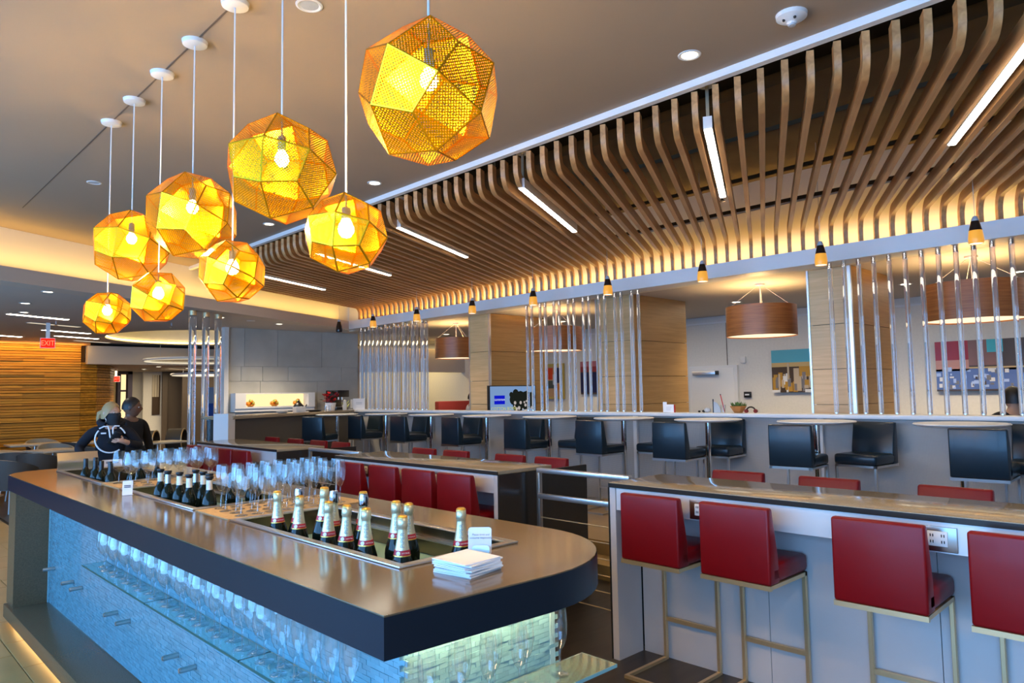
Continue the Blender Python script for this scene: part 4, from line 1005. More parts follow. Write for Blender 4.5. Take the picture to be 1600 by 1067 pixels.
pt_ = [(0, .22, .62, 1, pc('red', (.35, .01, .02))), (0, .22, .4, .62, pc('salmon', (.55, .26, .19))), (.22, .42, .5, 1, pc('brown_rose', (.24, .12, .10))), (.34, .44, .75, 1, sky_t, .003), (.44, .60, .4, 1, warmd), (.58, .70, .45, 1, sky_t), (.70, .88, .04, 1, brickr), (.80, .86, .5, 1, sky_t, .004), (.88, 1, .5, 1, pc('green_glass', (.02, .20, .18))), (.88, 1, .0, .5, pc('dusty_rose', (.42, .17, .17))), (0, .70, 0, .44, blu)]
for k in range(60):
    a = rnd.uniform(0, .66); z = rnd.uniform(.03, .40)
    pt_.append((a, a + rnd.uniform(.01, .035), z, z + rnd.uniform(.03, .10), rnd.choice((pale, pale, wht, blu, dusk, warmd)), .004 + .0001 * k))
pt_ += [(.0, .7, .0, .035, warmd, .0115), (.22, .70, .44, .47, sand, .0116), (.70, .88, 0, .05, ylw, .0117)]
painting('long_picture', 'long colourful glossy picture of a glass fronted street behind the right rods', 1.30, 3.16, 1.55, 2.25, pt_, warmd)
pt_ = [(.08, .92, .06, .92, pc('tan', (.55, .32, .16))), (.12, .45, .55, .88, pc('orange_red', (.75, .06, .01)), .003), (.60, .90, .45, .88, pc('navy', (.01, .01, .05)), .003), (.12, .50, .30, .52, pc('slate', (.07, .09, .08)), .003), (.45, .60, .40, .70, wht, .004), (.62, .90, .25, .42, pc('orange', (.70, .22, .02)), .0035)]
painting('abstract_picture', 'abstract picture in red, navy and tan behind the middle rods', 10.28, 10.84, 1.48, 2.24, pt_, pc('frame_yellow', (.55, .40, .10)))
painting('navy_picture', 'narrow dark blue picture with a rose top behind the middle rods', 9.36, 9.80, 1.57, 2.25, [(0, 1, .84, 1, pc('rose', (.42, .14, .16))), (0, 1, .68, .84, pc('wine', (.26, .03, .03))), (0, 1, .05, .66, pc('deep_blue', (.01, .012, .06)))], warmd)
# television in front of the first column
tv = thing('television', 'flat television showing a blue panel and yellow words, behind the ledge', 'television', (8.15, 8.45, 1.50))
obj('bezel', G().bx(-.53, .53, -.02, .03, -.32, .25).mesh('bezel', m['blackp'], bevel=.004), tv)
obj('stand', G().bx(-.05, .05, -.01, .03, -1.48, -.30).bx(-.3, .3, -.15, .15, -1.50, -1.47).mesh('stand', m['blackp']), tv)
sc_ = obj('screen', G().bx(-.51, .51, -.024, -.019, -.30, .235).mesh('screen', emis('screen_sky', (.28, .46, .80), .62)), tv)
sh = G()
for x, z, r in ((-.05, .10, .045), (.05, .12, .07), (.0, .02, .09), (.16, .06, .10), (.30, .0, .16), (.10, -.08, .12), (.42, .05, .09)):
    sh.lathe([(.001, .0), (r, .0)], 12, (0, 0, 0), Matrix.Translation((x, -.0262, z)) @ Matrix.Rotation(PI / 2, 4, 'X'))
obj('picture_shapes', sh.mesh('picture_shapes', emis('screen_dark', (.02, .025, .02), .5)), sc_)
sh = G()
for k in range(16):
    x, z = rnd.uniform(-.0, .45), rnd.uniform(-.22, .04)
    sh.lathe([(.001, 0), (rnd.uniform(.012, .035), 0)], 8, (0, 0, 0), Matrix.Translation((x, -.0275 - .0001 * k, z)) @ Matrix.Rotation(PI / 2, 4, 'X'))
obj('picture_spots', sh.mesh('picture_spots', emis('screen_pale', (.62, .55, .52), .7)), sc_)
obj('blue_panel', G().bx(-.43, -.20, -.032, -.030, -.05, .09).mesh('blue_panel', emis('screen_blue', (.005, .01, .55), .9)), sc_)
obj('lettering', text_mesh('lettering', 'GOODYEAR', .042, emis('screen_white', (.8, .9, 1), .9)), sc_, (-.315, -.0335, .02), (PI / 2, 0, 0))
obj('lettering', text_mesh('lettering', 'COTTON BOWL', .075, emis('screen_yellow', (.60, .62, .15), .9)), sc_, (-.22, -.0335, -.125), (PI / 2, 0, 0))
# banquette and wall beyond
bq = thing('banquette', 'dark red banquette in the far olive seating area', 'bench', (10.3, 12.6, 0))
obj('seat', G().bx(-.3, .75, -.25, .25, .0, .52).mesh('seat', m['maroon'], bevel=.03), bq)
obj('backrest', G().bx(-.3, .75, .15, .30, .52, 1.46).mesh('backrest', m['maroon'], bevel=.02), bq)
# ------------------------------------------------------------------ things on the ledge (top 1.365)
LZ = 1.3655
bw = thing('plant_bowl', 'small wooden bowl with green succulents on the ledge', 'plant bowl', (7.42, 4.05, LZ))
obj('bowl', G().lathe([(.001, 0), (.045, 0), (.075, .045), (.095, .075), (.090, .078), (.07, .05), (.001, .04)], 8).mesh('bowl', m['terracotta']), bw)
gl = G()
for k in range(60):
    a = random.uniform(0, 6.28); r = random.uniform(0, .075); h_ = random.uniform(.03, .075)
    p = Vector((r * math.cos(a), r * math.sin(a), .06)); q = p + Vector((math.cos(a) * .025, math.sin(a) * .025, h_)); s_ = Vector((-math.sin(a), math.cos(a), 0)) * .011
    mid = (p + q) / 2
    gl.add([p, mid + s_, q, mid - s_, mid + Vector((0, 0, .006))], [(0, 1, 4), (1, 2, 4), (2, 3, 4), (3, 0, 4)])
obj('succulents', gl.mesh('succulents', m['green']), bw, kind='stuff')
st = thing('drink_cup', 'clear cup with a long red straw on the ledge by the white door', 'cup', (7.42, 4.24, LZ))
obj('cup', G().lathe([(.001, .002), (.026, .0), (.034, .09), (.032, .09), (.025, .004)], 16).mesh('cup', m['glass'], smooth=True), st)
obj('straw', G().tube((0, .0, .004), (0, .045, .20), .0055, 8).mesh('straw', m['straw']), st, (0, -.02, 0))
obj('straw_tip', G().tube((0, .045, .20), (0, .048, .212), .0065, 8).mesh('straw_tip', m['blackp']), st, (0, -.02, 0))
for k, (y, r) in enumerate(((4.45, .03), (4.50, .016), (4.56, .012))):
    t = thing('dark_figurine', f'small dark rounded ornament on the ledge before the door, {ORD[k]} of three', 'ornament', (7.44, y, LZ))
    obj('body', G().ball((0, 0, r), r, 12, 8, (1, 1.4, 1)).mesh('body', m['plasticg'] if k == 0 else m['blackp'], smooth=True), t)
fn = thing('half_disc', 'dark half round fan shaped ornament with a black upright on the ledge', 'ornament', (7.42, 4.35, LZ))
obj('upright', G().bx(-.006, .006, .008, .018, 0, .155).mesh('upright', m['blackp']), fn)
obj('disc', G().strip([(0, 0)] + [(.09 * math.cos(a * PI / 20), .125 * math.sin(a * PI / 20)) for a in range(11)], -.004, .004).mesh('disc', m['plasticg']), fn, (0, .006, 0), (0, 0, -PI / 2))
hd = thing('headphones', 'dark headphones lying on the ledge beside the plant bowl', 'headphones', (7.42, 3.90, LZ))
obj('band', G().path([(0, .06 * math.cos(t * PI / 12), .002 + .065 * math.sin(t * PI / 12)) for t in range(13)], .009, 8).mesh('band', m['blackp'], smooth=True), hd)
for s_ in (-1, 1): obj('ear_pad', G().tube((-.012, s_ * .055, .022), (.012, s_ * .055, .022), .021, 12).mesh('ear_pad', m['maroon'], smooth=True), hd)
cd = thing('folded_card', 'folded white card standing on the ledge before the oak column', 'card', (7.40, 4.95, LZ))
obj('card_sheet', G().bx(-.012, -.010, -.075, .05, 0, .095).mesh('card_sheet', m['paper']), cd)
obj('back_sheet', G().bx(.0, .002, .03, .085, 0, .125).mesh('back_sheet', m['paper']), cd)
obj('red_edge', G().bx(-.01, .012, -.082, -.075, 0, .09).mesh('red_edge', m['straw']), cd)
for k in range(3): obj('print_line', G().bx(-.0135, -.012, -.05 + k * .01, .03, .06 - k * .016, .064 - k * .016).mesh('print_line', m['plasticg']), cd)
# ================================================================== GREY BUFFET AND WHAT STANDS ON IT
bf = thing('buffet_counter', 'grey buffet counter with a pale top in front of the stone wall', 'counter', (6.0, 11.3, 0))
def BF(name, g, mat, **k): return obj(name, g.mesh(name, mat, **k), bf, world=True)
BF('countertop', dstrip(8.42, 11.62, -7.20, -7.78, 1.318, 1.362), m['ctop'], bevel=.003)
for a, b_ in ((8.5, 10.22), (10.24, 11.55)): BF('front_panel', dstrip(a, b_, -7.27, -7.30, .26, 1.318), m['cpanel_dark'])
BF('body', dstrip(8.5, 11.55, -7.31, -7.76, 0, 1.31), m['cdark'])
BF('white_end', G().prism([de(8.33, -7.22), de(8.47, -7.22), de(8.47, -7.48), de(8.33, -7.48)], 0, 1.40), m['white'])
def onb(dd_, ee): return (*de(dd_, ee), 1.3625)
nc = thing('display_niche', 'warm lit display niche with white frame before the stone wall', 'display', (6.28, 13.0, 1.36))
obj('frame', G().bx(-.80, .80, -.02, .20, .06, .09).bx(-.80, .80, -.02, .20, .325, .345).bx(-.80, -.60, -.02, .20, .09, .325).bx(.66, .80, -.02, .20, .09, .325).bx(-.8, .8, .0, .2, 0, .06).mesh('frame', m['plasticw']), nc)
obj('back_light', G().bx(-.60, .66, .185, .20, .09, .325).mesh('back_light', m['niche']), nc)
for k, x in enumerate((-.47, .0, .47)):
    b_ = thing('fruit_bowl', f'bowl of orange fruit in the lit niche, {ORD[k]} from the left', 'fruit bowl', (6.28 + x, 13.08, 1.4505), 0, 'fruit bowls in the lit niche')
    obj('bowl', G().lathe([(.001, 0), (.04, 0), (.09, .045), (.085, .045), (.03, .01)], 16).mesh('bowl', m['orange'], smooth=True), b_)
    for q in range(9):
        a = q * .7; r = .05 if q < 6 else .02
        obj('fruit', G().ball((r * math.cos(a), r * math.sin(a), .055 + (.035 if q >= 6 else 0) + random.uniform(0, .015)), .032, 10, 7).mesh('fruit', m['orange'] if q % 3 else m['lime'], smooth=True), b_)
t = thing('teapot', 'dark rounded teapot on the grey buffet', 'teapot', onb(10.35, -7.5))
obj('body', G().lathe([(.001, 0), (.06, .0), (.088, .05), (.085, .11), (.05, .15), (.03, .158)], 18).mesh('body', m['blackp'], smooth=True), t)
obj('lid', G().lathe([(.04, .15), (.022, .17), (.012, .182), (.018, .195), (.001, .205)], 14).mesh('lid', m['blackp'], smooth=True), t)
obj('spout', G().path([(.07, 0, .05), (.13, .0, .08), (.15, 0, .13)], [.018, .013, .009], 8).mesh('spout', m['blackp'], smooth=True), t)
t = thing('serving_tray', 'dark serving utensil lying on the grey buffet right of the teapot', 'tray', onb(10.62, -7.36))
obj('tray', G().lathe([(.001, .004), (.12, .0), (.15, .022), (.145, .024), (.11, .008)], 20).mesh('tray', m['blackp'], smooth=True), t, (0, 0, 0), (0, 0, .4), scale=(1.1, .5, 1))
t = thing('cutlery_caddy', 'pale caddy on the grey buffet left of the teapot', 'caddy', onb(10.18, -7.36))
obj('box', G().bx(-.09, .09, -.06, .06, 0, .085).mesh('box', m['linen'], bevel=.004), t)
obj('rim', G().bx(-.095, .095, -.065, .065, .085, .095).mesh('rim', m['plasticw']), t)
t = thing('plate_stack', 'low stack of pale plates on the grey buffet', 'plates', onb(9.75, -7.38))
for k in range(4): obj('plate', G().lathe([(.001, 0), (.06, 0), (.095, .010), (.095, .012), (.06, .004), (.001, .004)], 20).mesh('plate', m['plasticw'], smooth=True), t, (0, 0, k * .008))
for k in range(3):
    t = thing('short_glass', f'short clear glass on the buffet beside the red plant, {ORD[k]} from the left', 'glass', onb(10.93 + k * .07, -7.36), 0, 'short glasses on the buffet')
    obj('tumbler', lathe_mesh('tumbler', [(.001, .004), (.024, .0), (.028, .10), (.026, .10), (.022, .006)], m['glass']), t)
po = thing('poinsettia', 'red poinsettia in a white wrapped pot on the buffet', 'potted plant', onb(11.28, -7.48))
obj('pot', G().lathe([(.001, 0), (.07, 0), (.10, .14), (.095, .14), (.07, .12), (.001, .12)], 14).mesh('pot', m['paper'], smooth=True), po)
def leaf(g, p, dirv, L_, w_):
    d_ = Vector(dirv).normalized(); s_ = d_.cross(Vector((0, 0, 1))).normalized() * w_; p = Vector(p); mid = p + d_ * L_ * .5 + Vector((0, 0, .015)); q = p + d_ * L_
    g.add([p, mid + s_, q, mid - s_], [(0, 1, 2), (0, 2, 3)])
rr = G(); dk = G()
for k in range(46):
    a = rnd.uniform(0, 6.28); el = rnd.uniform(-.3, .9); c = Vector((rnd.uniform(-.09, .09), rnd.uniform(-.09, .09), rnd.uniform(.15, .30)))
    leaf(rr if k % 3 else dk, c, (math.cos(a), math.sin(a), el), rnd.uniform(.09, .15), .035)
obj('red_leaves', rr.mesh('red_leaves', m['red_leaf']), po, kind='stuff'); obj('green_leaves', dk.mesh('green_leaves', m['dgreen']), po, kind='stuff')
t = thing('cream_vase', 'small cream vase with yellow green leaves on the buffet', 'vase', onb(11.50, -7.32))
obj('vase', G().lathe([(.001, 0), (.04, 0), (.046, .08), (.035, .14), (.028, .155), (.03, .175), (.012, .19), (.001, .19)], 14).mesh('vase', m['cream_l'], smooth=True), t)
g = G(); leaf(g, (.02, 0, .05), (.5, 0, 1), .15, .02); leaf(g, (.03, 0, .0), (.6, .1, 1), .16, .02); leaf(g, (-.02, 0, .08), (-.6, 0, .6), .09, .015)
obj('leaves', g.mesh('leaves', m['lime']), t)
cm = thing('coffee_machine', 'black coffee machine at the corner of the buffet and the ledge', 'coffee machine', (*de(11.85, -7.70), 1.3625), ang)
obj('housing', G().bx(-.19, .21, -.10, .14, .0, .05).bx(-.19, .21, .05, .14, .05, .36).bx(-.19, .21, -.12, .14, .24, .37).mesh('housing', m['blackp'], bevel=.008), cm)
obj('dispenser', G().tube((-.06, -.05, .19), (-.06, -.05, .24), .018, 10).tube((.06, -.05, .19), (.06, -.05, .24), .018, 10).mesh('dispenser', m['chrome']), cm)
obj('drip_tray', G().bx(-.17, .19, -.12, .04, .05, .056).mesh('drip_tray', m['steel']), cm)
t = thing('notice_frame', 'white framed notice standing before the coffee machine', 'sign', (7.30, 11.72, 1.3655), -.35)
obj('sheet', G().bx(-.11, .11, -.004, .004, 0, .205).mesh('sheet', m['paper']), t)
obj('side_sheet', G().bx(-.145, -.11, -.004, .06, .03, .19).mesh('side_sheet', m['plasticw']), t)
for k in range(3): obj('print_line', G().bx(-.055, .055, -.0055, -.004, .13 - k * .016, .136 - k * .016).mesh('print_line', m['plasticg']), t)
# ================================================================== FAR LEFT ZONE
def exit_sign(label, loc, w, h, rz):
    t = thing('exit_sign', label, 'sign', loc, rz, 'red exit signs')
    obj('housing', G().bx(-w / 2, w / 2, -.02, .02, -h / 2, h / 2).mesh('housing', m['plasticw']), t)
    obj('face', G().bx(-w / 2 + .008, w / 2 - .008, -.026, -.019, -h / 2 + .008, h / 2 - .008).mesh('face', m['exit']), t)
    obj('lettering', text_mesh('lettering', 'EXIT', h * .72, m['exit_l']), t, (0, -.0275, -h * .03), (PI / 2, 0, 0), scale=(.82 * w / h / 1.7 * 1.25, 1, 1))
    obj('mount', G().bx(-.03, .03, -.012, .012, h / 2, h / 2 + .28).mesh('mount', m['plasticw']), t)
exit_sign('red exit sign hanging before the wood strip wall', (2.72, 14.0, 2.59), .215, .17, -.2)
exit_sign('small red exit sign at the corridor entrance beside the wood wall', (5.92, 22.0, 2.19), .20, .16, -.25)
def tub_chair(label, loc, rz):
    t = thing('tub_chair', label, 'chair', loc, rz, 'grey tub chairs by the wood wall')
    out, inn = G(), G(); n = 22; vs_o = []; vs_i = []
    for k in range(n + 1):
        a = -2.15 + 4.3 * k / n; top = .62 + .20 * max(0, math.cos(a * .62)) ** 1.2
        ca, sa = -math.cos(a), math.sin(a)
        for z, r in ((.40, .235), (.55, .275), (top, .315)):
            vs_o.append((r * ca, r * sa, z)); vs_i.append(((r - .03) * ca, (r - .03) * sa, z))
    def sheet(g, v, flip):
        fs = []
        for k in range(n):
            for q in range(2):
                f = (k * 3 + q, (k + 1) * 3 + q, (k + 1) * 3 + q + 1, k * 3 + q + 1); fs.append(f[::-1] if flip else f)
        g.add(v, fs)
    sheet(out, vs_o, False); sheet(inn, vs_i, True)
    rim = G(); tops = [i for i in range(2, 3 * (n + 1), 3)]
    for a, b_ in zip(tops, tops[1:]): rim.add([vs_o[a], vs_o[b_], vs_i[b_], vs_i[a]], [(0, 1, 2, 3)])
    obj('shell', out.mesh('shell', m['greychair'], smooth=True, angle=1.4), t)
    obj('inner_shell', inn.mesh('inner_shell', m['greyrim'], smooth=True, angle=1.4), t)
    obj('rim', rim.mesh('rim', m['greyrim']), t)
    obj('seat', G().lathe([(.001, .44), (.20, .44), (.235, .42), (.235, .39), (.001, .38)], 24).mesh('seat', m['greychair'], smooth=True), t)
    for sx in (-1, 1):
        for sy in (-1, 1): obj('leg', G().tube((sx * .14, sy * .14, .38), (sx * .20, sy * .20, 0), .014, 8, .010).mesh('leg', m['plasticw']), t)
    return t
def low_table(label, loc, w, dpt, rz=0):
    t = thing('dining_table', label, 'table', loc, rz, 'pale dining tables by the wood wall')
    obj('tabletop', G().bx(-w / 2, w / 2, -dpt / 2, dpt / 2, .725, .755).mesh('tabletop', m['table_warm'], bevel=.004), t)
    obj('column', G().tube((0, 0, .02), (0, 0, .725), .035, 12).mesh('column', m['steel'], smooth=True), t)
    obj('base', G().lathe([(.001, .03), (.26, .018), (.265, 0)], 20).mesh('base', m['steel'], smooth=True), t)
low_table('pale dining table nearest the bar end, right of the tub chairs', (3.05, 15.0, 0), .75, .75, .3)
low_table('pale dining table cut by the left frame edge', (2.12, 15.3, 0), .9, .75, .3)
low_table('pale dining table close to the wood strip wall', (3.20, 17.35, 0), .95, .7, 0)
low_table('pale dining table behind the woman at her elbow', (4.25, 17.0, 0), .8, .7, 0)
low_table('pale dining table with a white mug, right of the woman', (5.0, 15.6, 0), 1.0, .7, .2)
for k, (x, y, r, lab) in enumerate((
        (2.02, 12.35, -2.4, 'grey tub chair nearest the bar, back turned, at the left frame edge'),
        (2.55, 13.45, -2.2, 'grey tub chair with its back turned, second beyond the bar end'),
        (2.35, 14.05, -2.0, 'grey tub chair half hidden behind the nearest one at the left edge'),
        (3.25, 15.75, 1.7, 'grey tub chair facing the camera behind the nearest pale table'),
        (3.60, 14.25, -2.5, 'grey tub chair low behind the steel flap'),
        (3.45, 17.95, 1.6, 'grey tub chair against the wood wall behind the far pale table'),
        (2.35, 17.75, .2, 'grey tub chair at the left frame edge near the wood wall'),
        (3.72, 16.2, -2.6, 'grey tub chair between the far pale table and the woman'),
        (3.30, 13.15, -2.3, 'grey tub chair directly behind the woman at her hand'))):
    tub_chair(lab, (x, y, 0), r + PI)
t = thing('mug', 'white mug on the pale table right of the woman', 'mug', (4.78, 15.55, .7555))
obj('body', G().lathe([(.001, 0), (.055, 0), (.06, .125), (.054, .125), (.05, .01), (.001, .01)], 18).mesh('body', m['plasticw'], smooth=True), t)
obj('handle', G().path([(.055, 0, .10), (.095, 0, .085), (.095, 0, .045), (.055, 0, .03)], .009, 8).mesh('handle', m['plasticw'], smooth=True), t)
for k, (x, y) in enumerate(((5.02, 16.3), (5.72, 16.65))):
    t = thing('barrel_chair', f'dark round barrel chair with a gilt rim, {["left", "right"][k]} one of the pair beyond the woman', 'chair', (x, y, 0), -.6, 'barrel chairs')
    Ry = Matrix.Translation((0, 0, .70)) @ Matrix.Rotation(PI / 2, 4, 'Y')
    obj('shell', G().lathe([(.24, -.17), (.26, -.16), (.26, .16), (.24, .17), (.235, .16), (.235, -.15), (.001, -.15)], 28, (0, 0, 0), Ry).mesh('shell', m['greychair'], smooth=True), t)
    obj('gilt_rim', G().lathe([(.255, .15), (.27, .155), (.27, .17), (.245, .172)], 28, (0, 0, 0), Ry).mesh('gilt_rim', m['brass'], smooth=True), t)
    obj('inside', G().lathe([(.001, .05), (.234, .05)], 28, (0, 0, 0), Ry).mesh('inside', m['blackp']), t)
    obj('pedestal', G().tube((0, 0, .02), (0, 0, .45), .05, 12).lathe([(.001, .03), (.2, .02), (.205, 0)], 20).mesh('pedestal', m['steel'], smooth=True), t)
def panel_pic(name, label, loc, w, h, parts):
    t = thing(name, label, 'picture', loc)
    for nme, x0, x1, z0, z1, mat in parts: obj(nme, G().bx(x0 * w, x1 * w, -.03, .0, z0 * h, z1 * h).mesh(nme, mat), t)
panel_pic('birch_picture', 'tall narrow picture of pale birch trunks in the corridor', (7.35, 23.2, 1.14), .22, 1.2,
          [('dark_ground', -.5, .5, 0, .45, warmd), ('trunk', -.5, -.2, .45, 1, pc('birch', (.55, .48, .36))), ('trunk', -.15, .05, .45, 1, pc('birch', (.65, .58, .45))), ('trunk', .12, .35, .45, 1, pc('birch', (.5, .43, .32))), ('gap', -.2, -.15, .45, 1, warmd), ('gap', .05, .12, .45, 1, warmd), ('gap', .35, .5, .45, 1, warmd)])
panel_pic('colour_panel', 'tall panel fading from pale blue to red beyond the acrylic tubes', (7.50, 19.0, .0), .46, 1.9,
          [('red_field', -.5, .1, 0, .48, pc('panel_red', (.35, .05, .02))), ('blue_field', -.5, .1, .48, .78, pc('panel_blue', (.02, .10, .50))), ('light_field', -.5, .1, .78, 1, pc('panel_light', (.25, .40, .65))), ('cyan_field', .15, .5, .55, 1, pc('panel_cyan', (.06, .40, .70))), ('dark_bar', .1, .15, 0, 1, warmd)])
# ================================================================== PEOPLE
def skin_mesh(name, chains, mat, sub=2):
    """chains: dict name -> (co, radius or (rx, ry)); edges by listed name pairs; the first one is the root"""
    nodes, edges = chains
    keys = list(nodes); me = bpy.data.meshes.new(name)
    me.from_pydata([nodes[k][0] for k in keys], [(keys.index(a), keys.index(b)) for a, b in edges], [])
    o = bpy.data.objects.new('tmp', me); COL.objects.link(o)
    sk = o.modifiers.new('s', 'SKIN'); sk.use_smooth_shade = True
    if sub: ss = o.modifiers.new('u', 'SUBSURF'); ss.levels = sub; ss.render_levels = sub
    for i, k in enumerate(keys):
        r = nodes[k][1]; r = (r, r) if not isinstance(r, tuple) else r
        me.skin_vertices[0].data[i].radius = r; me.skin_vertices[0].data[i].use_root = (i == 0)
    bpy.context.view_layer.update()
    res = bpy.data.meshes.new_from_object(o.evaluated_get(bpy.context.evaluated_depsgraph_get()))
    res.name = name; res.materials.clear(); res.materials.append(mat)
    for p in res.polygons: p.use_smooth = True
    bpy.data.objects.remove(o)
    return res
def head_g(c, s=1.0, turn=0.0, nod=0.0):
    """a head of 0.23 m with brow, nose, lips, chin and ears; local front is -y"""
    g = G(); n, k_ = 28, 22; vs = []
    Mh = Matrix.Translation(c) @ Matrix.Rotation(turn, 4, 'Z') @ Matrix.Rotation(nod, 4, 'X')
    for j in range(k_ + 1):
        ph = PI * j / k_; z = -math.cos(ph) * .116
        for i in range(n):
            t = 2 * PI * i / n; x = math.sin(ph) * .076 * math.cos(t); y = math.sin(ph) * .096 * math.sin(t)
            if z < 0: x *= 1 + .30 * z / .116; 
            if z < -.03 and y > 0: y *= 1 + .55 * (z + .03) / .086
            fr = max(0, -math.sin(t)) ** 6
            y -= fr * .026 * math.exp(-((z + .016) / .022) ** 2) * math.exp(-(x / .013) ** 2) * 1.0
            y -= fr * .006 * math.exp(-((z - .022) / .012) ** 2)
            y += .009 * math.exp(-((z - .004) / .012) ** 2) * math.exp(-((abs(x) - .032) / .014) ** 2) * (1 if math.sin(t) < 0 else 0)
            y -= fr * .007 * math.exp(-((z + .055) / .010) ** 2) * math.exp(-(x / .022) ** 2)
            y -= fr * .008 * math.exp(-((z + .093) / .016) ** 2)
            vs.append(Mh @ (Vector((x, y, z)) * s))
    fs = [(j * n + i, j * n + (i + 1) % n, (j + 1) * n + (i + 1) % n, (j + 1) * n + i) for j in range(k_) for i in range(n)]
    g.add(vs, fs)
    for sx in (-1, 1): g.ball((0, 0, 0), .030 * s, 10, 7, (.35, .6, 1), Mh @ Matrix.Translation((sx * .075 * s, .008 * s, -.006 * s)) @ Matrix.Rotation(sx * .25, 4, 'Y'))
    return g, Mh
def join_into(me, g):
    n = len(me.vertices); v = [tuple(x.co) for x in me.vertices] + g.v
    f = [tuple(p.vertices) for p in me.polygons] + [tuple(i + n for i in q) for q in g.f]
    out = bpy.data.meshes.new(me.name); out.from_pydata(v, [], f)
    for q in me.materials: out.materials.append(q)
    for p in out.polygons: p.use_smooth = True
    return out
def hair_g(Mh, s, back=0.0, low=-.02):
    g = G(); n, k_ = 28, 14; vs = []
    for j in range(k_ + 1):
        for i in range(n):
            t = 2 * PI * i / n; front = max(0, -math.sin(t))
            zmin = low + (.075 - low) * front ** 1.2
            z = .126 - (.126 - zmin) * j / k_
            rr = math.sqrt(max(0, 1 - (min(z, .1255) / .126) ** 2)) if z > 0 else 1.0
            vs.append(Mh @ (Vector((.084 * rr * math.cos(t), (.104 + (back if math.sin(t) > 0 else 0)) * rr * math.sin(t) + .004, z)) * s))
    fs = [(j * n + i, (j + 1) * n + i, (j + 1) * n + (i + 1) % n, j * n + (i + 1) % n) for j in range(k_) for i in range(n)]
    return g.add(vs, fs)
def hand_nodes(nodes, edges, wrist, dirv, palmn, side, tag_, curl=.5, L=.17):
    """palm and five bent, unequal fingers as chains rooted in the palm"""
    d_ = Vector(dirv).normalized(); nrm = Vector(palmn); nrm = (nrm - d_ * nrm.dot(d_)).normalized(); s_ = d_.cross(nrm) * side
    w_ = Vector(wrist); nodes[tag_ + 'p'] = (tuple(w_ + d_ * .045), (.026, .016)); edges.append((tag_ + 'w', tag_ + 'p'))
    for i, (off, ln) in enumerate(((-.026, .068), (-.009, .078), (.009, .073), (.025, .058))):
        a = w_ + d_ * .082 + s_ * off; nodes[f'{tag_}k{i}'] = (tuple(a), .0105); edges.append((tag_ + 'p', f'{tag_}k{i}'))
        prev = a; ang_ = 0; pk = f'{tag_}k{i}'
        for q, fr in enumerate((.42, .32, .26)):
            ang_ += curl * (.55 + .3 * q); v = d_ * math.cos(ang_) + nrm * math.sin(ang_); prev = prev + v * ln * fr
            nodes[f'{tag_}f{i}{q}'] = (tuple(prev), .0088 - .0008 * q); edges.append((pk, f'{tag_}f{i}{q}')); pk = f'{tag_}f{i}{q}'
    a = w_ + d_ * .03 - s_ * .030; nodes[tag_ + 't0'] = (tuple(a), .012); edges.append((tag_ + 'p', tag_ + 't0'))
    b_ = a + d_ * .028 - s_ * .018 + nrm * .012; nodes[tag_ + 't1'] = (tuple(b_), .0095); edges.append((tag_ + 't0', tag_ + 't1'))
    c = b_ + d_ * .024 + nrm * .012; nodes[tag_ + 't2'] = (tuple(c), .0085); edges.append((tag_ + 't1', tag_ + 't2'))
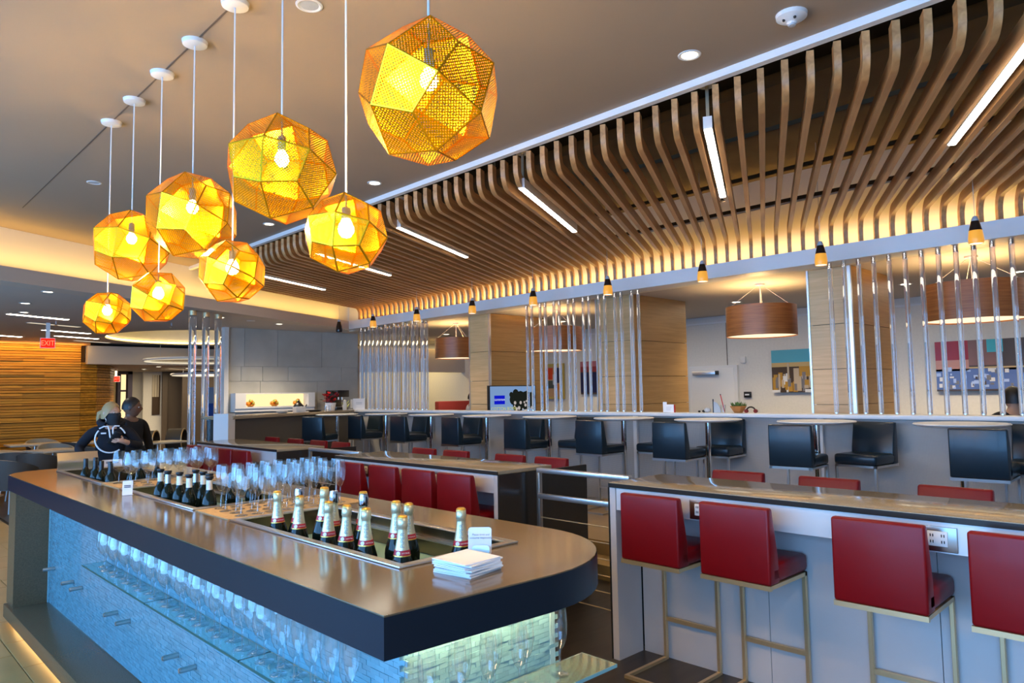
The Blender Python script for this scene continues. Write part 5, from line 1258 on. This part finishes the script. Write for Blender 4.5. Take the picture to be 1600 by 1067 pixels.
def person(label, loc, rz, H, skin, hairm, clothm, arms, turn=0.0, trousers=None, hair_low=-.02, lean=0.0):
    """arms: ((shoulder?, elbow, wrist, hand dir, palm normal, curl) for right (x<0) and left (x>0))"""
    t = thing('person', label, 'person', loc, rz)
    k = H / 1.68
    z = lambda v: v * k
    hc = Vector((0, -.025 + lean * .3, z(1.555)))
    nodes = {'pelvis': ((0, 0, z(.93)), (.135 * k, .10 * k)), 'waist': ((0, 0, z(1.06)), (.118 * k, .088 * k)), 'chest': ((0, -.005 + lean * .15, z(1.25)), (.145 * k, .102 * k)),
             'collar': ((0, .0 + lean * .25, z(1.385)), (.085 * k, .062 * k)), 'neck': ((0, -.005 + lean * .28, z(1.45)), .050 * k), 'skull': (tuple(hc + Vector((0, .01, -.02))), .058 * k)}
    edges = [('pelvis', 'waist'), ('waist', 'chest'), ('chest', 'collar'), ('collar', 'neck'), ('neck', 'skull')]
    cn, ce = dict(list(nodes.items())[:4]), edges[:3]
    cn = {a: (b[0], tuple(q * 1.13 for q in b[1])) for a, b in cn.items()}
    cn['hem'] = ((0, 0, z(.86)), (.172 * k, .130 * k)); ce = [('hem', 'pelvis')] + ce
    cn['necking'] = ((0, -.002 + lean * .27, z(1.445)), .074 * k); ce = ce + [('collar', 'necking')]
    for sx, (elb, wr, hd_, pn, cu) in zip((-1, 1), arms):
        T = 'r' if sx < 0 else 'l'
        sh_ = Vector((sx * .17 * k, lean * .25, z(1.365)))
        nodes[T + 's'] = (tuple(sh_), .052 * k); nodes[T + 'e'] = (elb, .040 * k); nodes[T + 'w'] = (wr, .026 * k)
        edges += [('collar', T + 's'), (T + 's', T + 'e'), (T + 'e', T + 'w')]
        hand_nodes(nodes, edges, wr, hd_, pn, sx, T, cu)
        cuff = Vector(elb).lerp(Vector(wr), .88)
        cn[T + 's'] = (tuple(sh_), .060 * k); cn[T + 'e'] = (elb, .050 * k); cn[T + 'c'] = (tuple(cuff), .040 * k)
        ce += [('collar', T + 's'), (T + 's', T + 'e'), (T + 'e', T + 'c')]
    tn = {'pelvis': ((0, 0, z(.97)), (.150 * k, .115 * k)), 'hipc': ((0, 0, z(.86)), (.155 * k, .12 * k))}; te = [('pelvis', 'hipc')]
    for sx in (-1, 1):
        T = 'r' if sx < 0 else 'l'
        for nm, co_, r in (('h', (sx * .09 * k, 0, z(.86)), .085), ('n', (sx * .10 * k, -.01, z(.48)), .056), ('a', (sx * .10 * k, .01, z(.09)), .038), ('o', (sx * .11 * k, -.12, z(.035)), .032)):
            nodes[T + nm + 'g'] = (co_, r * k)
            if nm != 'o': tn[T + nm] = (co_, (r + .014) * k)
        edges += [('pelvis', T + 'hg'), (T + 'hg', T + 'ng'), (T + 'ng', T + 'ag'), (T + 'ag', T + 'og')]
        te += [('hipc', T + 'h'), (T + 'h', T + 'n'), (T + 'n', T + 'a')]
    body = skin_mesh('body', (nodes, edges), skin, 2)
    hg, Mh = head_g(hc, k * .98, turn)
    obj('body', join_into(body, hg), t)
    obj('top', skin_mesh('top', (cn, ce), clothm, 2), t)
    obj('trousers', skin_mesh('trousers', (tn, te), trousers or m['blackcloth'], 2), t)
    for sx in (-1, 1): obj('shoe', G().ball((sx * .11 * k, -.06, .04), .05, 14, 8, (.9, 2.4, .8)).mesh('shoe', m['blackp'], smooth=True), t)
    obj('hair', hair_g(Mh, k, 0, hair_low).mesh('hair', hairm, smooth=True, angle=2), t)
    for sx in (-1, 1):
        e_ = obj('eye', G().ball((0, 0, 0), .0085 * k, 10, 8, (1.15, .8, .75)).mesh('eye', m['white'], smooth=True), t); e_.matrix_local = Mh @ Matrix.Translation((sx * .032 * k, -.0815 * k, .004 * k))
        p_ = obj('pupil', G().ball((0, 0, 0), .0052 * k, 8, 6).mesh('pupil', m['slot'], smooth=True), e_, (0, -.0066 * k, 0))
        b_ = obj('brow', G().path([(-.016 * k, 0, 0), (0, -.003, .004), (.016 * k, .004, 0)], .003, 6).mesh('brow', hairm), t); b_.matrix_local = Mh @ Matrix.Translation((sx * .032 * k, -.092 * k, .026 * k))
    return t, Mh, k
# woman in the dark hoodie behind the far end of the bar
wom, Mh, k = person('blonde woman in a black mask and dark hoodie with a white emblem, phone in hand', (2.13, 8.05, 0), -.26, 1.615, m['skin'], m['blond'], m['navy'],
    [((-.275, -.02, 1.165), (-.235, -.235, 1.075), (.25, -.75, -.62), (.2, .3, -1), .85), ((.265, -.06, 1.155), (.125, -.235, 1.215), (-.75, -.25, .25), (-.3, .9, .1), .75)], turn=.7, hair_low=-.055)
pony = G().path([Mh @ Vector(p) for p in ((-.0, .098, .02), (.0, .150, .0), (0, .165, -.06), (0, .150, -.13))], [.026, .032, .028, .008], 10)
obj('ponytail', pony.mesh('ponytail', m['blond'], smooth=True), wom)
mk = G(); vs = []; n = 16; rows = 9
for j in range(rows + 1):
    zz_ = .004 - .125 * j / rows
    for i in range(n + 1):
        t = PI + PI * (i / n) ; x = .072 * math.cos(t) * (1 - .42 * (j / rows) ** 2); y = -.100 * abs(math.sin(t)) ** .8 - .020 * math.exp(-((zz_ + .035) / .04) ** 2) * abs(math.sin(t)) ** 3
        vs.append(Mh @ (Vector((x, y, zz_)) * k))
mk.add(vs, [(j * (n + 1) + i, (j + 1) * (n + 1) + i, (j + 1) * (n + 1) + i + 1, j * (n + 1) + i + 1) for j in range(rows) for i in range(n)])
mask = obj('face_mask', mk.mesh('face_mask', m['mask'], smooth=True, angle=2), wom)
for sx in (-1, 1):
    obj('ear_loop', G().path([Mh @ (Vector((sx * .072, -.02, -.015)) * k), Mh @ (Vector((sx * .081, .015, .0)) * k), Mh @ (Vector((sx * .072, -.02, -.07)) * k)], .0035, 6).mesh('ear_loop', m['maskw'], smooth=True), mask)
hood = G().path([(.10 * math.cos(a), .02 + .085 * math.sin(a), 1.405 + .03 * math.sin(a)) for a in [PI * (-.35 + 1.7 * q / 14) for q in range(15)]], .030, 10)
top = [c for c in wom.children if c.name.startswith('top')][0]
obj('hood', hood.mesh('hood', m['navy'], smooth=True), top, (0, 0, 0))
def emb(pts, r=.0055):
    out = []
    for x, z in pts:                                  # wrapped over the chest
        y = -.138 - .012 * math.exp(-((z - 1.27) / .12) ** 2) + x * x * 1.35
        out.append((x, y, z))
    return out
eg = G(); cz = 1.245; R = .135
eg.path(emb([(R * math.cos(a), cz + R * math.sin(a)) for a in [PI * (.78 + .92 * q / 16) for q in range(17)]]), .0075, 6)
eg.path(emb([(R * math.cos(a), cz + R * math.sin(a)) for a in [PI * (.12 + .18 * q / 5) for q in range(6)]]), .0075, 6)
eg.path(emb([(-.100, cz + .105), (-.06, cz + .125), (-.025, cz + .125), (-.015, cz + .09), (-.005, cz + .02), (.03, cz - .035)]), .0075, 6)
eg.path(emb([(.075, cz + .125), (.035, cz + .127), (.018, cz + .11), (.018, cz + .06), (.035, cz + .01), (.06, cz - .03)]), .0075, 6)
eg.path(emb([(-.085, cz + .058), (-.04, cz + .058)]), .0085, 6); eg.path(emb([(.03, cz + .06), (.055, cz + .06)]), .007, 6)
obj('emblem', eg.mesh('emblem', m['emblem'], smooth=True), top, (0, 0, 0), label='white round emblem with the letters AF')
ph = thing('phone', 'dark phone held against the hoodie in the woman\'s left hand', 'phone', wom.location.copy(), -.26)
obj('case', G().bx(-.036, .036, -.004, .004, -.07, .07).mesh('case', m['blackp'], bevel=.003), ph, (.035, -.262, 1.255), (.35, .5, .1))
# rolling suitcase handle at her right hand
su = thing('suitcase', 'black upright suitcase with raised handle at the woman\'s hand', 'suitcase', (1.80, 7.66, 0), -.26)
obj('case', G().bx(-.19, .19, -.11, .11, .05, .62).mesh('case', m['blackp'], bevel=.03, seg=3), su)
for s_ in (-1, 1): obj('pull_rod', G().tube((s_ * .05, .06, .6), (s_ * .05, .06, 1.02), .009, 8).mesh('pull_rod', m['blackp']), su)
obj('grip', G().tube((-.068, .06, 1.025), (.068, .06, 1.025), .017, 10).mesh('grip', m['blackp'], smooth=True), su)
for sx in (-1, 1):
    for sy in (-1, 1): obj('wheel', G().tube((sx * .15 - .01, sy * .08, .028), (sx * .15 + .01, sy * .08, .028), .028, 12).mesh('wheel', m['blackp']), su)
down = [((-.26, .02, 1.10), (-.25, -.07, .86), (0, -.1, -1), (1, 0, 0), .4), ((.26, .02, 1.10), (.25, -.07, .86), (0, -.1, -1), (-1, 0, 0), .4)]
person('dark haired person in black standing right behind the blonde woman', (2.58, 9.0, 0), .35, 1.66, m['skin_d'], m['darkhair'], m['blackcloth'], down, turn=.7)
sit = [((-.25, -.06, 1.10), (-.17, -.27, 1.0), (.3, -.9, -.2), (0, 0, -1), .5), ((.25, -.06, 1.10), (.17, -.27, 1.0), (-.3, -.9, -.2), (0, 0, -1), .5)]
person('dark haired person in a navy shirt seen from behind at the right frame edge', (8.25, 1.63, 0), 2.0, 1.62, m['skin'], m['darkhair'], m['navy'], sit, turn=.3, hair_low=-.05)
person('person in a pale shirt half hidden behind the oak column with the television', (9.42, 10.95, 0), 1.2, 1.66, m['skin'], m['darkhair'], m['maskw'], down, turn=.2)
